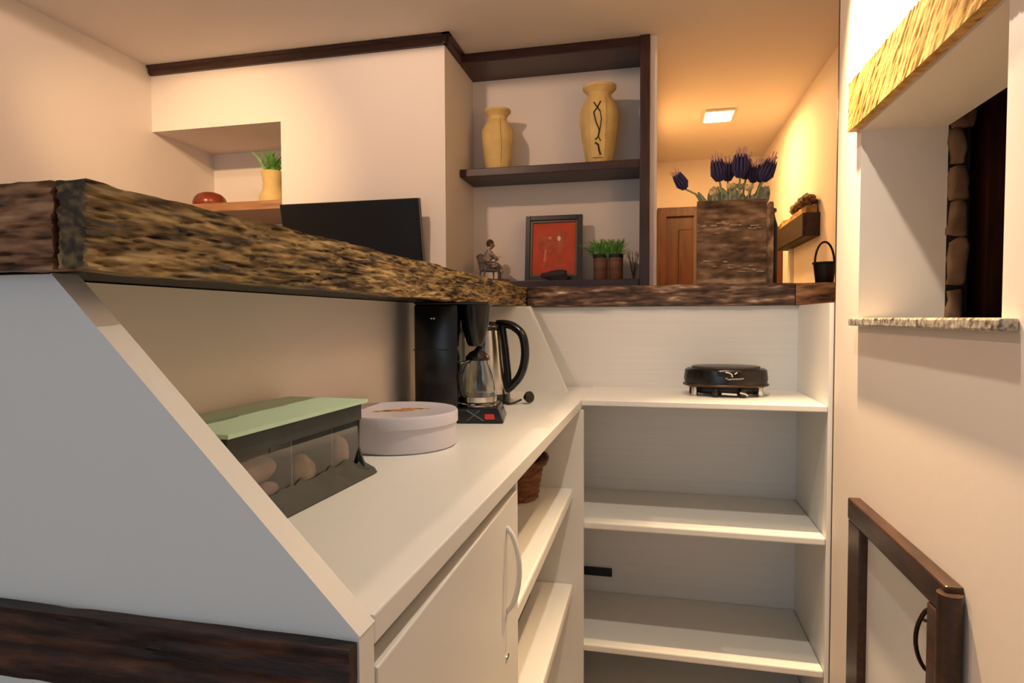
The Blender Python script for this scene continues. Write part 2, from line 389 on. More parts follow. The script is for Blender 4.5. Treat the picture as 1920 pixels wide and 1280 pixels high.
# crown moulding along the television wall
b = prism(bm_new(), [(TVY, HD), (TVY-0.016, HD), (TVY-0.024, HD+0.012), (TVY-0.024, HD+0.028), (TVY-0.034, HD+0.034), (TVY-0.034, CEIL-0.001), (TVY, CEIL-0.001)], 'x', LW+0.005, TVX1+0.034)
o = struct('trim_3', b, M['darkwood'])
b = prism(bm_new(), [(TVX1, HD), (TVX1+0.016, HD), (TVX1+0.024, HD+0.012), (TVX1+0.024, HD+0.028), (TVX1+0.034, HD+0.034), (TVX1+0.034, CEIL-0.001), (TVX1, CEIL-0.001)], 'y', TVY-0.034, 2.956)
o = struct('trim_4', b, M['darkwood'])
# shelf of the left recess
b = bx(LW+0.001, TVX0-0.001, 2.745, AL-0.001, 1.949, 1.993, bev=0.003)
tag(obj('recess_shelf', b, M['shelfwood'], origin=(-2.16, 2.97, 1.949)), 'tan wooden shelf spanning the recess left of the television', 'shelf')

# ------------------------------------------------------------------ hall: doors, ceiling light
def door(name, x0, x1, z1, y, axis='y'):
    e = bpy.data.objects.new(name, None); COL.objects.link(e); e['kind'] = 'structure'
    return e
d1 = door('door_1', 0, 0, 0, 0); d1.location = (0.44, 5.33, 0); OFF['door_1'] = Vector(d1.location)
X0, X1, ZT = 0.035, 0.852, 2.31
obj('door_frame', prism(bm_new(), [(X0, 0), (X0, ZT), (X1, ZT), (X1, 0), (X1-0.075, 0), (X1-0.075, ZT-0.075), (X0+0.075, ZT-0.075), (X0+0.075, 0)], 'y', 5.285, 5.339, bev=0.004), M['doorwood'], d1)
lf = obj('door_leaf', bx(X0+0.075, X1-0.075, 5.318, 5.338, 0.005, ZT-0.075), M['doorwood'], d1)
for z0, z1 in ((0.15, 0.95), (1.1, 2.13)):
    obj('panel', prism(bm_new(), [(X0+0.17, z0), (X1-0.17, z0), (X1-0.17, z1), (X0+0.17, z1)], 'y', 5.308, 5.319, bev=0.008), M['doorwood'], lf)
d2 = door('door_2', 0, 0, 0, 0); d2.location = (0.85, 4.85, 0); OFF['door_2'] = Vector(d2.location)
obj('door_frame', prism(bm_new(), [(4.50, 0), (4.50, 2.02), (5.25, 2.02), (5.25, 0), (5.18, 0), (5.18, 1.95), (4.57, 1.95), (4.57, 0)], 'x', 0.825, 0.859, bev=0.004), M['doorwood'], d2)
obj('door_leaf', bx(0.842, 0.859, 4.57, 5.18, 0.005, 1.95), M['doorwood'], d2)
struct('trim_5', bx(0.838, 0.859, 4.17, 4.22, 0, 1.83), M['white'])
t = thing('ceiling_light', 'small square flush ceiling light glowing warm white in the hall', 'ceiling light', (0.405, 4.18, CEIL))
obj('housing', bx(0.315, 0.495, 4.08, 4.29, CEIL-0.016, CEIL-0.001, bev=0.003), M['white'], t)
obj('diffuser', bx(0.323, 0.487, 4.088, 4.282, CEIL-0.022, CEIL-0.014, bev=0.003), emis('glowing_diffuser', (255, 226, 170), 14), t)
d = bpy.data.lights.new('hall_lamp', 'AREA'); d.shape = 'SQUARE'; d.size = 0.15; d.energy = 24; d.color = (1.0, 0.53, 0.18)
o = bpy.data.objects.new('hall_lamp', d); COL.objects.link(o); o.location = (0.405, 4.18, CEIL-0.03)

# ------------------------------------------------------------------ right wall: lintel, sill, stone pier, cupboard
bmo = place(rough_board(0.80, 0.030, 0.133, 260, 5, 44, 0.0025, 5.0, su=16, sv=70, slant=0.9), along_y(XR-0.024, 1.105, 1.914, -1))
o = obj('lintel_beam', bmo, M['lintel'], smooth=50)
o.data.transform(Matrix.Translation((-(XR), -1.5, -1.98))); o.location = (XR, 1.5, 1.98)
tag(o, 'golden rough timber lintel beam above the hatch in the right wall', 'beam')
b = bx(XR-0.026, XR+WT+0.01, HY0-0.05, HY1-0.004, 1.3775, 1.3985, bev=0.004)
b2 = bm_new(); box(b2, XR-0.026, XR, HY0-0.052, HY1, 1.3772, 1.3985, bev=0.004); box(b2, XR-0.002, XR+WT, HY0+0.001, HY1-0.001, 1.3775, 1.3985); b.free()
tag(obj('window_sill', b2, M['granite'], origin=(XR, 1.5, 1.3775)), 'speckled beige granite sill of the hatch in the right wall', 'sill')
M['stone'] = mat('grey_brown_stone', (150, 118, 88), 0.85, rgb2=(96, 70, 50), scale=9, bump=0.5, bscale=30)
t = thing('stone_pier', 'dark stone pier just beyond the hatch opening', 'stone pier', (0.79, 1.9, 0.65))
obj('mortar', bx(XR+WT+0.001, 0.812, 1.864, 1.9495, 0.651, 2.549), M['blackmatte'], t)
z = 1.22; k = 0
while z < 2.1:
    h = random.uniform(0.09, 0.17); xe = 0.810 + random.uniform(-0.016, 0.016)
    bb = bm_new(); bmesh.ops.create_cube(bb, size=1); bmesh.ops.subdivide_edges(bb, edges=bb.edges, cuts=4, use_grid_fill=True)
    for v in bb.verts:
        c = v.co*2; rr = max(abs(c.x), abs(c.y), abs(c.z)); f = (1.02 - 0.12*(c.length/1.732)**6)
        v.co = Vector(((XR+WT+0.002+xe)/2 + c.x*f*(xe-XR-WT-0.002)/2, 1.900 + c.y*f*0.049, z+h/2 + c.z*f*(h-0.003)/2))
        v.co += Vector([noise.noise(v.co*28+Vector((i*7, k*3, 0)))*0.010 for i in range(3)])
    obj('stone', bb, M['stone'], t, smooth=180); z += h; k += 1
b = bm_new(); box(b, 0.845, 0.90, 1.84, 1.945, 0.651, 2.549); 
tag(obj('timber_post', b, M['darkwood_z'], origin=(0.87, 1.89, 0.651)), 'dark timber post beside the stone pier behind the hatch', 'post')

CY0, CY1, CZ1 = 1.236, 1.822, 0.912
t = thing('wall_cupboard', 'small built-in cupboard with dark wooden frame low in the right wall', 'cupboard', (XR, 1.53, 0.0))
for (y0, y1, z0, z1) in ((CY1-0.09, CY1, 0.1, CZ1), (CY0, CY1, CZ1-0.058, CZ1)):
    pass
obj('frame_post', bx(XR-0.030, XR-0.0005, CY1-0.095, CY1, 0.1, CZ1-0.0585, bev=0.004), M['framewood'], t)
b = bx(XR-0.034, XR-0.0005, CY0+0.018, CY0+0.083, 0.1, CZ1-0.0585, bev=0.004); tube(b, [(XR-0.024, CY0+0.012, 0.1), (XR-0.024, CY0+0.012, CZ1-0.012)], 0.021, 20)
obj('frame_post', b, M['framewood'], t, smooth=45)
obj('frame_rail', bx(XR-0.032, XR-0.0005, CY0+0.012, CY1, CZ1-0.058, CZ1, bev=0.004), M['framewood'], t)
d = obj('door', bx(XR-0.010, XR-0.0005, CY0+0.084, CY1-0.096, 0.1, CZ1-0.059), M['door_white'], t)
hy = CY0+0.112
hp = [(XR-0.010-0.030*math.sin(math.pi*k/14)**0.55, hy, 0.695+0.135*k/14) for k in range(15)]
obj('handle', tube(bm_new(), hp, 0.0042, 10), mat('dark_bronze', (60, 44, 28), 0.3, metal=0.9), d, smooth=60)
obj('handle_stud', tube(bm_new(), [(XR-0.011, hy-0.005, 0.80), (XR-0.03, hy-0.001, 0.803)], 0.004, 8), M['steel'], d, smooth=60)
#@@OBJECTS
# ------------------------------------------------------------------ things on the worktop
# food box with mint lid
M['mint'] = mat('mint_green_card', (186, 216, 188), 0.5)
M['boxdark'] = mat('dark_green_grey_card', (52, 58, 56), 0.6, var=0.35, scale=20)
M['boxin'] = mat('grey_box_lining', (128, 116, 112), 0.7)
M['bread'] = mat('beige_bread_crust', (206, 164, 124), 0.7, rgb2=(168, 116, 82), scale=30)
M['pinkish'] = mat('pink_beige_wrapper', (200, 160, 146), 0.5, var=0.2, scale=20)
t = thing('bread_box', 'mint-lidded bread box with a clear front on the white worktop', 'box', (-0.60, 0.86, CZ), R(-2.5), local=True)
# local: front is +x ; y along the front ; z up
Lb, Db, Hb = 0.345, 0.15, 0.128
b = bm_new(); box(b, -Db/2, Db/2-0.004, -Lb/2, Lb/2, 0.0, 0.006); box(b, -Db/2, -Db/2+0.004, -Lb/2, Lb/2, 0.006, Hb); 
obj('case', b, M['boxin'], t)
for s in (-1, 1):
    y0 = s*(Lb/2) - (0.0 if s < 0 else 0.005)
    obj('side_wall', prism(bm_new(), [(-Db/2, 0.004), (Db/2+0.012, 0.004), (Db/2-0.004, 0.05), (Db/2, Hb), (-Db/2, Hb)], 'y', y0, y0+0.005), M['boxdark'], t)
b = bm_new(); n = 40
x0_, x1_, y0_, y1_ = -Db/2-0.006, Db/2+0.010, -Lb/2-0.008, Lb/2+0.008
outer = [b.verts.new(p) for p in ((x0_, y0_, Hb), (x1_, y0_, Hb), (x1_, y1_, Hb), (x0_, y1_, Hb))]
inner = [b.verts.new((-0.012+0.0115*math.cos(2*math.pi*k/24), -0.098+0.055*math.sin(2*math.pi*k/24), Hb)) for k in range(24)]
es = [b.edges.new((L_[i], L_[(i+1) % len(L_)])) for L_ in (outer, inner) for i in range(len(L_))]
bmesh.ops.triangle_fill(b, use_beauty=True, edges=es)
r_ = bmesh.ops.extrude_face_region(b, geom=list(b.faces)); bmesh.ops.translate(b, verts=[g for g in r_['geom'] if isinstance(g, bmesh.types.BMVert)], vec=(0, 0, 0.006))
bmesh.ops.recalc_face_normals(b, faces=b.faces)
lid = obj('lid', b, M['mint'], t)
obj('front_band', bx(Db/2-0.003, Db/2+0.001, -Lb/2, Lb/2, Hb-0.030, Hb-0.001), M['boxdark'], t)
# torn dark lower flap flaring outwards
b = bm_new(); lay = []; ny = 40
for k in range(ny+1):
    y = -Lb/2 - 0.004 + (Lb+0.008)*k/ny
    hh = 0.030 + 0.014*noise.noise(Vector((y*22, 1, 2))) + 0.010*noise.noise(Vector((y*60, 4, 2)))
    lay.append([b.verts.new((Db/2-0.002, y, hh)), b.verts.new((Db/2+0.006, y, hh*0.6)), b.verts.new((Db/2+0.024, y, 0.010)), b.verts.new((Db/2+0.030, y, 0.0015)), b.verts.new((Db/2-0.004, y, 0.0015))])
for A, B in zip(lay, lay[1:]):
    for i in range(5): b.faces.new((A[i], A[(i+1) % 5], B[(i+1) % 5], B[i]))
b.faces.new(lay[0]); b.faces.new(lay[-1][::-1]); bmesh.ops.recalc_face_normals(b, faces=b.faces)
obj('flared_base', b, M['boxdark'], t, smooth=40)
obj('front_pane', bx(Db/2-0.0045, Db/2-0.003, -Lb/2+0.005, Lb/2-0.005, 0.02, Hb-0.028), M['glass'], t)
def in_box(px_, py_, pz_): return t.matrix_basis @ Vector((px_, py_, pz_)) if False else Matrix.Translation(t.location) @ Matrix.Rotation(R(-2.5), 4, 'Z') @ Vector((px_, py_, pz_))
def roll(name, lx, ly, lz, sx, sy, sz, mt, label, rot=0, sd=0):
    b = bm_new(); bmesh.ops.create_uvsphere(b, u_segments=24, v_segments=16, radius=1)
    for v in b.verts:
        v.co *= 1 + 0.10*noise.noise(v.co*1.8 + Vector((sd, 0, 0)))
        v.co.x *= sx; v.co.y *= sy; v.co.z *= sz
    zm = min(v.co.z for v in b.verts); lz = 0.0058 - zm
    o = obj(name, b, mt, smooth=180); o.location = in_box(lx, ly, lz); o.rotation_euler = (0, 0, R(rot))
    return tag(o, label, 'bread')
roll('bread_roll', 0.046, 0.026, 0.006+0.027, 0.023, 0.024, 0.028, M['bread'], 'round beige bread roll inside the mint-lidded box', sd=1)
roll('bread_roll', 0.046, 0.138, 0.006+0.032, 0.020, 0.020, 0.033, M['pinkish'], 'upright pinkish bread roll at the inner corner of the mint-lidded box', sd=2)
for k, (zz, yy) in enumerate(((0.0242, -0.090), (0.0600, -0.090))):
    b = bm_new(); prof = [(0, -0.05), (0.012, -0.048), (0.018, -0.03), (0.018, 0.03), (0.012, 0.048), (0, 0.05)]
    lathe(b, prof, 18); place(b, Matrix.Rotation(R(90), 4, 'X'))
    o = obj('bread_baton', b, M['pinkish'], smooth=60); o.location = in_box(0.044, yy, zz); o.rotation_euler = (0, 0, R(-4+7*k))
    tag(o, ('long pinkish bread baton at the bottom of the mint-lidded box', 'long pinkish bread baton stacked on another in the mint-lidded box')[k], 'bread')
obj('divider', bx(-Db/2+0.004, Db/2-0.006, -0.030, -0.027, 0.006, 0.10), M['boxin'], t)
obj('divider', bx(-Db/2+0.004, Db/2-0.006, 0.082, 0.085, 0.006, 0.10), M['boxin'], t)

# round tin
M['tin'] = mat('lilac_white_tin', (208, 204, 214), 0.32)
t = thing('biscuit_tin', 'round pale lilac biscuit tin with printed lid on the worktop', 'tin', (-0.552, 1.285, CZ), R(20), local=True)
obj('body', lathe(bm_new(), [(0, 0.001), (0.124, 0.001), (0.127, 0.004), (0.127, 0.060), (0, 0.060)], 64), M['tin'], t, smooth=40)
lid = obj('lid', lathe(bm_new(), [(0.1285, 0.052), (0.1305, 0.053), (0.1305, 0.074), (0.128, 0.078), (0.122, 0.0785), (0.117, 0.0765), (0, 0.0765)], 64), M['tin'], t, smooth=40)
M['printr'] = mat('red_gold_print', (150, 70, 44), 0.5, rgb2=(206, 160, 84), scale=60)
b = bm_new(); 
for cx_, cy_, rx_, ry_ in ((0.0, -0.01, 0.034, 0.018), (0.03, 0.012, 0.024, 0.014), (-0.035, -0.018, 0.020, 0.011), (0.055, 0.006, 0.014, 0.008)):
    prism(b, [(cx_+rx_*math.cos(2*math.pi*k/18)*(1+0.2*math.sin(5*k)), cy_+ry_*math.sin(2*math.pi*k/18)*(1+0.2*math.cos(7*k))) for k in range(18)], 'z', 0.0764, 0.0769)
obj('printed_picture', b, M['printr'], lid)

# coffee maker: front is +x
t = thing('coffee_maker', 'black filter coffee maker with glass jug on the worktop', 'coffee maker', (-0.402, 1.662, CZ), R(10), local=True)
W2 = 0.078
b = bm_new(); box(b, -0.235, -0.118, -W2, W2, 0.001, 0.318, bev=0.006)
tank = obj('water_tank', b, M['black'], t, smooth=40)
obj('seam', bx(-0.237, -0.120, -W2-0.001, W2+0.001, 0.196, 0.199), M['blackmatte'], tank)
b = bm_new()
for dx in (0, 0.007): box(b, -0.190+dx, -0.186+dx, -W2-0.0012, -W2+0.001, 0.279, 0.2825)
obj('logo', b, M['white'], tank)
b = bx(-0.235, -0.035, -W2, W2, 0.3175, 0.325, bev=0.004); obj('top_lid', b, M['black'], t, smooth=40)
b = prism(bm_new(), [(-0.235, 0.001), (0.004, 0.001), (-0.012, 0.042), (-0.235, 0.042)], 'y', -W2, W2, bev=0.004)
base = obj('base', b, M['black'], t, smooth=40)
obj('power_switch', prism(bm_new(), [(-0.047, 0.012), (-0.020, 0.012), (-0.022, 0.026), (-0.047, 0.026)], 'y', -W2-0.003, -W2+0.001, bev=0.001), M['redsw'], base)
b = tube(bm_new(), [(-0.095, -W2-0.0012, 0.036), (-0.05, -W2-0.0012, 0.008)], 0.0016, 6); tube(b, [(-0.095, -W2-0.0012, 0.008), (-0.06, -W2-0.0012, 0.036)], 0.0016, 6)
obj('grille_bar', b, mat('grey_plastic', (96, 94, 92), 0.4), base)
obj('filter_basket', lathe(bm_new(), [(0, 0.205), (0.018, 0.205), (0.024, 0.215), (0.036, 0.255), (0.046, 0.318), (0, 0.318)], 32, c=(-0.078, -0.016, 0)), M['black'], t, smooth=35)
obj('hot_plate', lathe(bm_new(), [(0, 0.042), (0.052, 0.042), (0.052, 0.046), (0, 0.046)], 32, c=(-0.072, -0.014, 0)), M['steel'], t, smooth=35)
jug = obj('jug', lathe(bm_new(), [(0, 0.047), (0.046, 0.047), (0.050, 0.055), (0.052, 0.085), (0.046, 0.125), (0.032, 0.160), (0.030, 0.168), (0.028, 0.168), (0.030, 0.158), (0.044, 0.124), (0.050, 0.085), (0.048, 0.057), (0.044, 0.050), (0, 0.050)], 40, c=(-0.072, -0.014, 0)), M['glass'], t, smooth=60)
obj('steel_band', lathe(bm_new(), [(0.0508, 0.054), (0.0525, 0.054), (0.0535, 0.068), (0.0518, 0.068)], 40, c=(-0.072, -0.014, 0)), M['steel'], jug, smooth=40)
obj('jug_lid', lathe(bm_new(), [(0, 0.166), (0.033, 0.166), (0.034, 0.174), (0.022, 0.188), (0.010, 0.194), (0, 0.204)], 32, c=(-0.072, -0.014, 0)), M['black'], jug, smooth=40)
b = tube(bm_new(), [(-0.092, -0.042, 0.165), (-0.112, -0.072, 0.158), (-0.115, -0.078, 0.12), (-0.108, -0.066, 0.078), (-0.098, -0.052, 0.064)], 0.0065, 10)
obj('jug_handle', b, M['black'], jug, smooth=60)

# kettle: handle towards +x
t = thing('electric_kettle', 'steel electric kettle with black D-shaped handle beside the coffee maker', 'kettle', (-0.545, 1.985, CZ), R(-8), local=True)
obj('body', lathe(bm_new(), [(0, 0.022), (0.080, 0.022), (0.083, 0.035), (0.078, 0.10), (0.068, 0.20), (0.060, 0.245), (0, 0.245)], 48), M['steel'], t, smooth=40)
obj('base', lathe(bm_new(), [(0, 0.001), (0.082, 0.001), (0.085, 0.012), (0.083, 0.034), (0, 0.034)], 40), M['black'], t, smooth=40)
obj('lid', lathe(bm_new(), [(0.0605, 0.240), (0.062, 0.246), (0.060, 0.258), (0.045, 0.268), (0, 0.272)], 40), M['black'], t, smooth=60)
hp = [(0.045, 0, 0.262), (0.075, 0, 0.262), (0.105, 0, 0.252), (0.132, 0, 0.226), (0.142, 0, 0.18), (0.138, 0, 0.13), (0.122, 0, 0.09), (0.098, 0, 0.062), (0.078, 0, 0.045)]
obj('handle', tube(bm_new(), smooth_path(hp), 0.0138, 14, flat=1.25), M['black'], t, smooth=60)
obj('handle_spine', tube(bm_new(), [(0.062, 0, 0.255), (0.074, 0, 0.18), (0.083, 0, 0.10), (0.086, 0, 0.045)], [0.012, 0.011, 0.010, 0.010], 10, flat=1.2), M['black'], t, smooth=60)
obj('power_plug', lathe(bm_new(), [(0, 0), (0.010, 0.002), (0.019, 0.018), (0.019, 0.024), (0, 0.026)], 18), M['black'], t, smooth=40)
pl = t.children[-1]; pl.location = (0.135, 0.02, 0.0195); pl.rotation_euler = (R(80), 0, R(60))
obj('cord', tube(bm_new(), [(0.075, -0.03, 0.008), (0.095, -0.035, 0.004), (0.112, -0.02, 0.006), (0.126, 0.005, 0.014)], 0.0038, 8), M['black'], t, smooth=60)

# basket on cabinet shelf
M['wicker'] = mat('brown_wicker', (136, 82, 44), 0.7, rgb2=(74, 40, 20), scale=18, stretch=(1, 1, 4))
t = thing('wicker_basket', 'small brown wicker basket on the open shelf below the worktop', 'basket', (-0.42, 1.93, 0.8225), 0, local=True)
b = bm_new(); ns = 48
rings = []
for k in range(15):
    u = k/14; z = 0.002 + 0.125*u; r0 = 0.062 + 0.020*u + (0.012 if k > 12 else 0)
    rings.append([b.verts.new(((r0+0.0028*math.sin(i*math.pi/2 + (k % 2)*math.pi))*math.cos(2*math.pi*i/ns), (r0+0.0028*math.sin(i*math.pi/2+(k % 2)*math.pi))*math.sin(2*math.pi*i/ns)*1.15, z + (0.008*math.sin(3*2*math.pi*i/ns) if k > 12 else 0))) for i in range(ns)])
for k in range(14, -1, -1):
    u = k/14; z = 0.010 + 0.115*u; r0 = 0.055 + 0.020*u
    rings.append([b.verts.new((r0*math.cos(2*math.pi*i/ns), r0*math.sin(2*math.pi*i/ns)*1.15, z)) for i in range(ns)])
for A, B in zip(rings, rings[1:]):
    for i in range(ns): b.faces.new((A[i], A[(i+1) % ns], B[(i+1) % ns], B[i]))
b.faces.new(rings[0][::-1]); b.faces.new(rings[-1]); bmesh.ops.recalc_face_normals(b, faces=b.faces)
obj('woven_body', b, M['wicker'], t)
obj('rim', tube(bm_new(), [(0.092*math.cos(2*math.pi*i/36), 0.092*1.15*math.sin(2*math.pi*i/36), 0.127+0.007*math.sin(6*math.pi*i/36)) for i in range(37)], 0.006, 8), M['wicker'], t, smooth=60)
obj('liner', lathe(bm_new(), [(0, 0.085), (0.068, 0.085), (0.068, 0.10), (0.03, 0.112), (0, 0.115)], 30, sy=1.12), M['blackmatte'], t, smooth=60)
b = bx(-0.66, -0.385, 1.30, 1.95, 0.4925, 0.512, bev=0.006)
box(b, -0.65, -0.395, 1.31, 1.94, 0.509, 0.5125)
tag(obj('baking_tray', b, M['blackmatte'], origin=(-0.45, 1.55, 0.4925)), 'flat black baking tray on the lower open shelf of the base cabinet', 'tray')

# raclette grill
M['grillblack'] = mat('black_enamel', (22, 18, 17), 0.22, var=0.4, scale=30)
t = thing('raclette_grill', 'oval black tabletop grill on the top shelf under the far bar', 'grill', (0.257, 2.330, 1.1225), R(3), local=True)
SX, SY = 1.0, 0.66
b = lathe(bm_new(), [(0, 0.030), (0.130, 0.030), (0.141, 0.036), (0.145, 0.062), (0.141, 0.092), (0.132, 0.098), (0.124, 0.0985), (0, 0.0985)], 56, sx=SX, sy=SY)
bd = obj('body', b, M['grillblack'], t, smooth=40)
obj('hot_plate', lathe(bm_new(), [(0.118, 0.0985), (0.118, 0.1045), (0.112, 0.106), (0, 0.1085)], 56, sx=SX, sy=SY), mat('grey_grill_plate', (70, 64, 66), 0.35), t, smooth=40)
obj('rim', tube(bm_new(), [(0.1445*math.cos(2*math.pi*i/56), 0.1445*SY*math.sin(2*math.pi*i/56), 0.040) for i in range(57)], 0.0045, 8), mat('brown_rim', (74, 52, 38), 0.3, metal=0.6), t, smooth=60)
obj('tray', lathe(bm_new(), [(0, 0.008), (0.095, 0.008), (0.105, 0.018), (0.105, 0.0305), (0, 0.0305)], 40, sx=SX, sy=SY), M['blackmatte'], t, smooth=40)
for a in (205, 248, 292, 335, 25, 155):
    cx_, cy_ = 0.122*math.cos(R(a)), 0.122*SY*math.sin(R(a))
    obj('foot', lathe(bm_new(), [(0, 0.0005), (0.011, 0.0005), (0.012, 0.006), (0.010, 0.031), (0, 0.031)], 14, c=(cx_, cy_, 0)), M['steel'] if a in (205, 335) else M['black'], t, smooth=40)
M['markw'] = mat('white_print', (214, 208, 200), 0.5)
def on_rim(a, z): return (0.1462*math.cos(R(a)), 0.1462*SY*math.sin(R(a)), z)
b = tube(bm_new(), [on_rim(264, 0.089), on_rim(268, 0.088), on_rim(272, 0.082), on_rim(273, 0.073)], 0.0022, 6)
tube(b, [on_rim(276, 0.083), on_rim(279, 0.089)], 0.0022, 6)
obj('white_emblem', b, M['markw'], bd)
b = tube(bm_new(), [on_rim(264, 0.070), on_rim(268, 0.064), on_rim(274, 0.066), on_rim(282, 0.066), on_rim(288, 0.068)], 0.0026, 6)
obj('grey_emblem', b, mat('grey_print', (130, 122, 110), 0.5), bd)
b = tube(bm_new(), [(-0.03, -0.108, 0.016), (0.02, -0.11, 0.014)], 0.0035, 8); tube(b, [(0.03, -0.105, 0.021), (0.05, -0.10, 0.016), (0.058, -0.098, 0.010)], 0.004, 8)
obj('pan_handle', b, M['steel'], t, smooth=60)

# ------------------------------------------------------------------ alcove: clay vases
def clay_vase(name, loc, prof, label, pan, motif, rot):
    t = thing(name, label, 'vase', loc, rot, local=True, group=None)
    b = lathe(bm_new(), prof, 40)
    for v in b.verts:      # hand-made: slightly squared with flat front facets
        r = math.hypot(v.co.x, v.co.y)
        if r > 1e-5:
            a = math.atan2(v.co.y, v.co.x); k = 1 - 0.045*(1-abs(math.cos(3*a)))
            zz = v.co.z/prof[-1][1]; k = k if zz < 0.72 else 1
            v.co.x *= k; v.co.y *= k
    body = obj('body', b, M['clay'], t, smooth=35)
    return t, body
t, body = clay_vase('clay_vase', (-0.765, 3.045, 2.1405), [(0, 0.001), (0.058, 0.001), (0.062, 0.01), (0.073, 0.09), (0.081, 0.165), (0.079, 0.20), (0.060, 0.235), (0.048, 0.25), (0.047, 0.268), (0.058, 0.283), (0.067, 0.292), (0.067, 0.302), (0.055, 0.303), (0.044, 0.285), (0, 0.27)], 'squat pale yellow clay vase on the upper alcove shelf', None, None, R(-12))
obj('rib', tube(bm_new(), [(0.035, -0.055, 0.245), (0.045, -0.068, 0.19), (0.047, -0.063, 0.12), (0.040, -0.054, 0.03)], [0.003, 0.005, 0.005, 0.003], 8), M['clay'], body, smooth=60)
t, body = clay_vase('clay_vase', (-0.255, 3.035, 2.1405), [(0, 0.001), (0.060, 0.001), (0.064, 0.012), (0.082, 0.11), (0.094, 0.20), (0.093, 0.25), (0.076, 0.295), (0.058, 0.318), (0.056, 0.335), (0.068, 0.350), (0.080, 0.360), (0.081, 0.372), (0.066, 0.374), (0.052, 0.35), (0, 0.33)], 'tall pale yellow clay vase with dark incised lines on the upper alcove shelf', None, None, R(0))
pan = []
for k in range(9):
    u = k/8; z = 0.02 + 0.285*u; r = 0.066 + 0.034*math.sin(math.pi*min(1, u*0.62+0.08)) - (0.012 if k == 8 else 0)
    pan.append((z, r))
b = bm_new(); rows = []
for z, r in pan: rows.append([b.verts.new((math.sin(R(a))*r, -math.cos(R(a))*r - 0.001, z)) for a in (-22, -12, 0, 12, 22)] + [b.verts.new((math.sin(R(a))*(r-0.02), -math.cos(R(a))*(r-0.02), z)) for a in (22, 12, 0, -12, -22)])
for A, B in zip(rows, rows[1:]):
    for i in range(10): b.faces.new((A[i], A[(i+1) % 10], B[(i+1) % 10], B[i]))
b.faces.new(rows[0]); b.faces.new(rows[-1][::-1]); bmesh.ops.recalc_face_normals(b, faces=b.faces)
panel = obj('raised_panel', b, M['clay'], body, smooth=30)
def vp(x, z):
    u = (z-0.02)/0.285; r = 0.066 + 0.034*math.sin(math.pi*min(1, max(0, u)*0.62+0.08)) + 0.002
    return (x, -math.sqrt(max(1e-6, r*r-x*x)), z)
b = tube(bm_new(), [vp(-0.018, 0.27), vp(-0.002, 0.245), vp(0.012, 0.225)], 0.0034, 6); tube(b, [vp(0.014, 0.272), vp(0.0, 0.245), vp(-0.018, 0.222)], 0.0034, 6)
tube(b, [vp(-0.018, 0.222), vp(-0.008, 0.18), vp(0.008, 0.14), vp(0.002, 0.11), vp(-0.012, 0.098)], 0.0034, 6); tube(b, [vp(0.012, 0.225), vp(0.018, 0.19), vp(0.012, 0.15), vp(0.004, 0.11), vp(0.014, 0.09)], 0.0026, 6)
tube(b, [vp(-0.012, 0.085), vp(0.002, 0.075), vp(0.006, 0.05), vp(0.012, 0.03)], 0.0045, 6)
obj('incised_motif', b, M['clay_dark'], panel)

# picture leaning in the alcove
M['canvas'] = mat('orange_red_canvas', (196, 74, 36), 0.7, rgb2=(170, 58, 30), scale=9, var=0.2)
M['canvas_d'] = mat('painted_brown_red', (160, 58, 34), 0.7, rgb2=(188, 96, 62), scale=22)
M['canvas_l'] = mat('painted_pale_orange', (214, 122, 70), 0.7)
t = thing('framed_picture', 'framed orange-red still life painting of goblets leaning on the alcove shelf', 'picture', (-0.488, 3.085, 1.5855), 0, local=True)
t.rotation_euler = (R(-7), 0, 0)
FW, FH = 0.288, 0.335
def frame(bm, w, h, wd, y0, y1):
    prism(bm, [(-w/2, 0), (-w/2+wd, 0), (-w/2+wd, h), (-w/2, h)], 'y', y0, y1, bev=0.002); prism(bm, [(w/2-wd, 0), (w/2, 0), (w/2, h), (w/2-wd, h)], 'y', y0, y1, bev=0.002)
    prism(bm, [(-w/2+wd, 0), (w/2-wd, 0), (w/2-wd, wd), (-w/2+wd, wd)], 'y', y0, y1, bev=0.002); prism(bm, [(-w/2+wd, h-wd), (w/2-wd, h-wd), (w/2-wd, h), (-w/2+wd, h)], 'y', y0, y1, bev=0.002); return bm
fr = obj('outer_frame', frame(bm_new(), FW, FH, 0.024, -0.022, 0.0), mat('black_frame', (14, 10, 10), 0.4), t)
b = frame(bm_new(), FW-0.038, FH-0.038, 0.016, -0.014, -0.001); bmesh.ops.translate(b, verts=b.verts, vec=(0, 0, 0.019))
obj('inner_frame', b, mat('grey_brown_frame', (92, 74, 66), 0.4), fr)
cv = obj('canvas', bx(-FW/2+0.034, FW/2-0.034, -0.007, -0.001, 0.034, FH-0.034), M['canvas'], t)
def flat(pts, y, mt, nm): obj(nm, prism(bm_new(), pts, 'y', y-0.0006, y), mt, cv)
def goblet(cx_, zt, s, wide):
    pr = [(0.006, 0), (0.026, 0.004), (0.008, 0.014), (0.006, 0.05), (wide*0.8, 0.075), (wide, 0.105), (wide*0.85, 0.135)]
    return [(cx_+r*s, zt+z*s) for r, z in pr] + [(cx_-r*s, zt+z*s) for r, z in pr[::-1]]
flat(goblet(-0.036, 0.075, 1.2, 0.040), -0.0071, M['canvas_d'], 'painted_goblet')
flat(goblet(0.030, 0.070, 1.35, 0.032), -0.0079, M['canvas_d'], 'painted_goblet')
flat([(0.026+0.009*math.cos(k*0.6283), 0.218+0.013*math.sin(k*0.6283)) for k in range(10)], -0.0087, mat('painted_white_glint', (232, 200, 170), 0.6), 'painted_glint')
flat([(-0.02+0.009*math.cos(k*0.6283), 0.222+0.009*math.sin(k*0.6283)) for k in range(10)], -0.0087, M['canvas_l'], 'painted_glint')
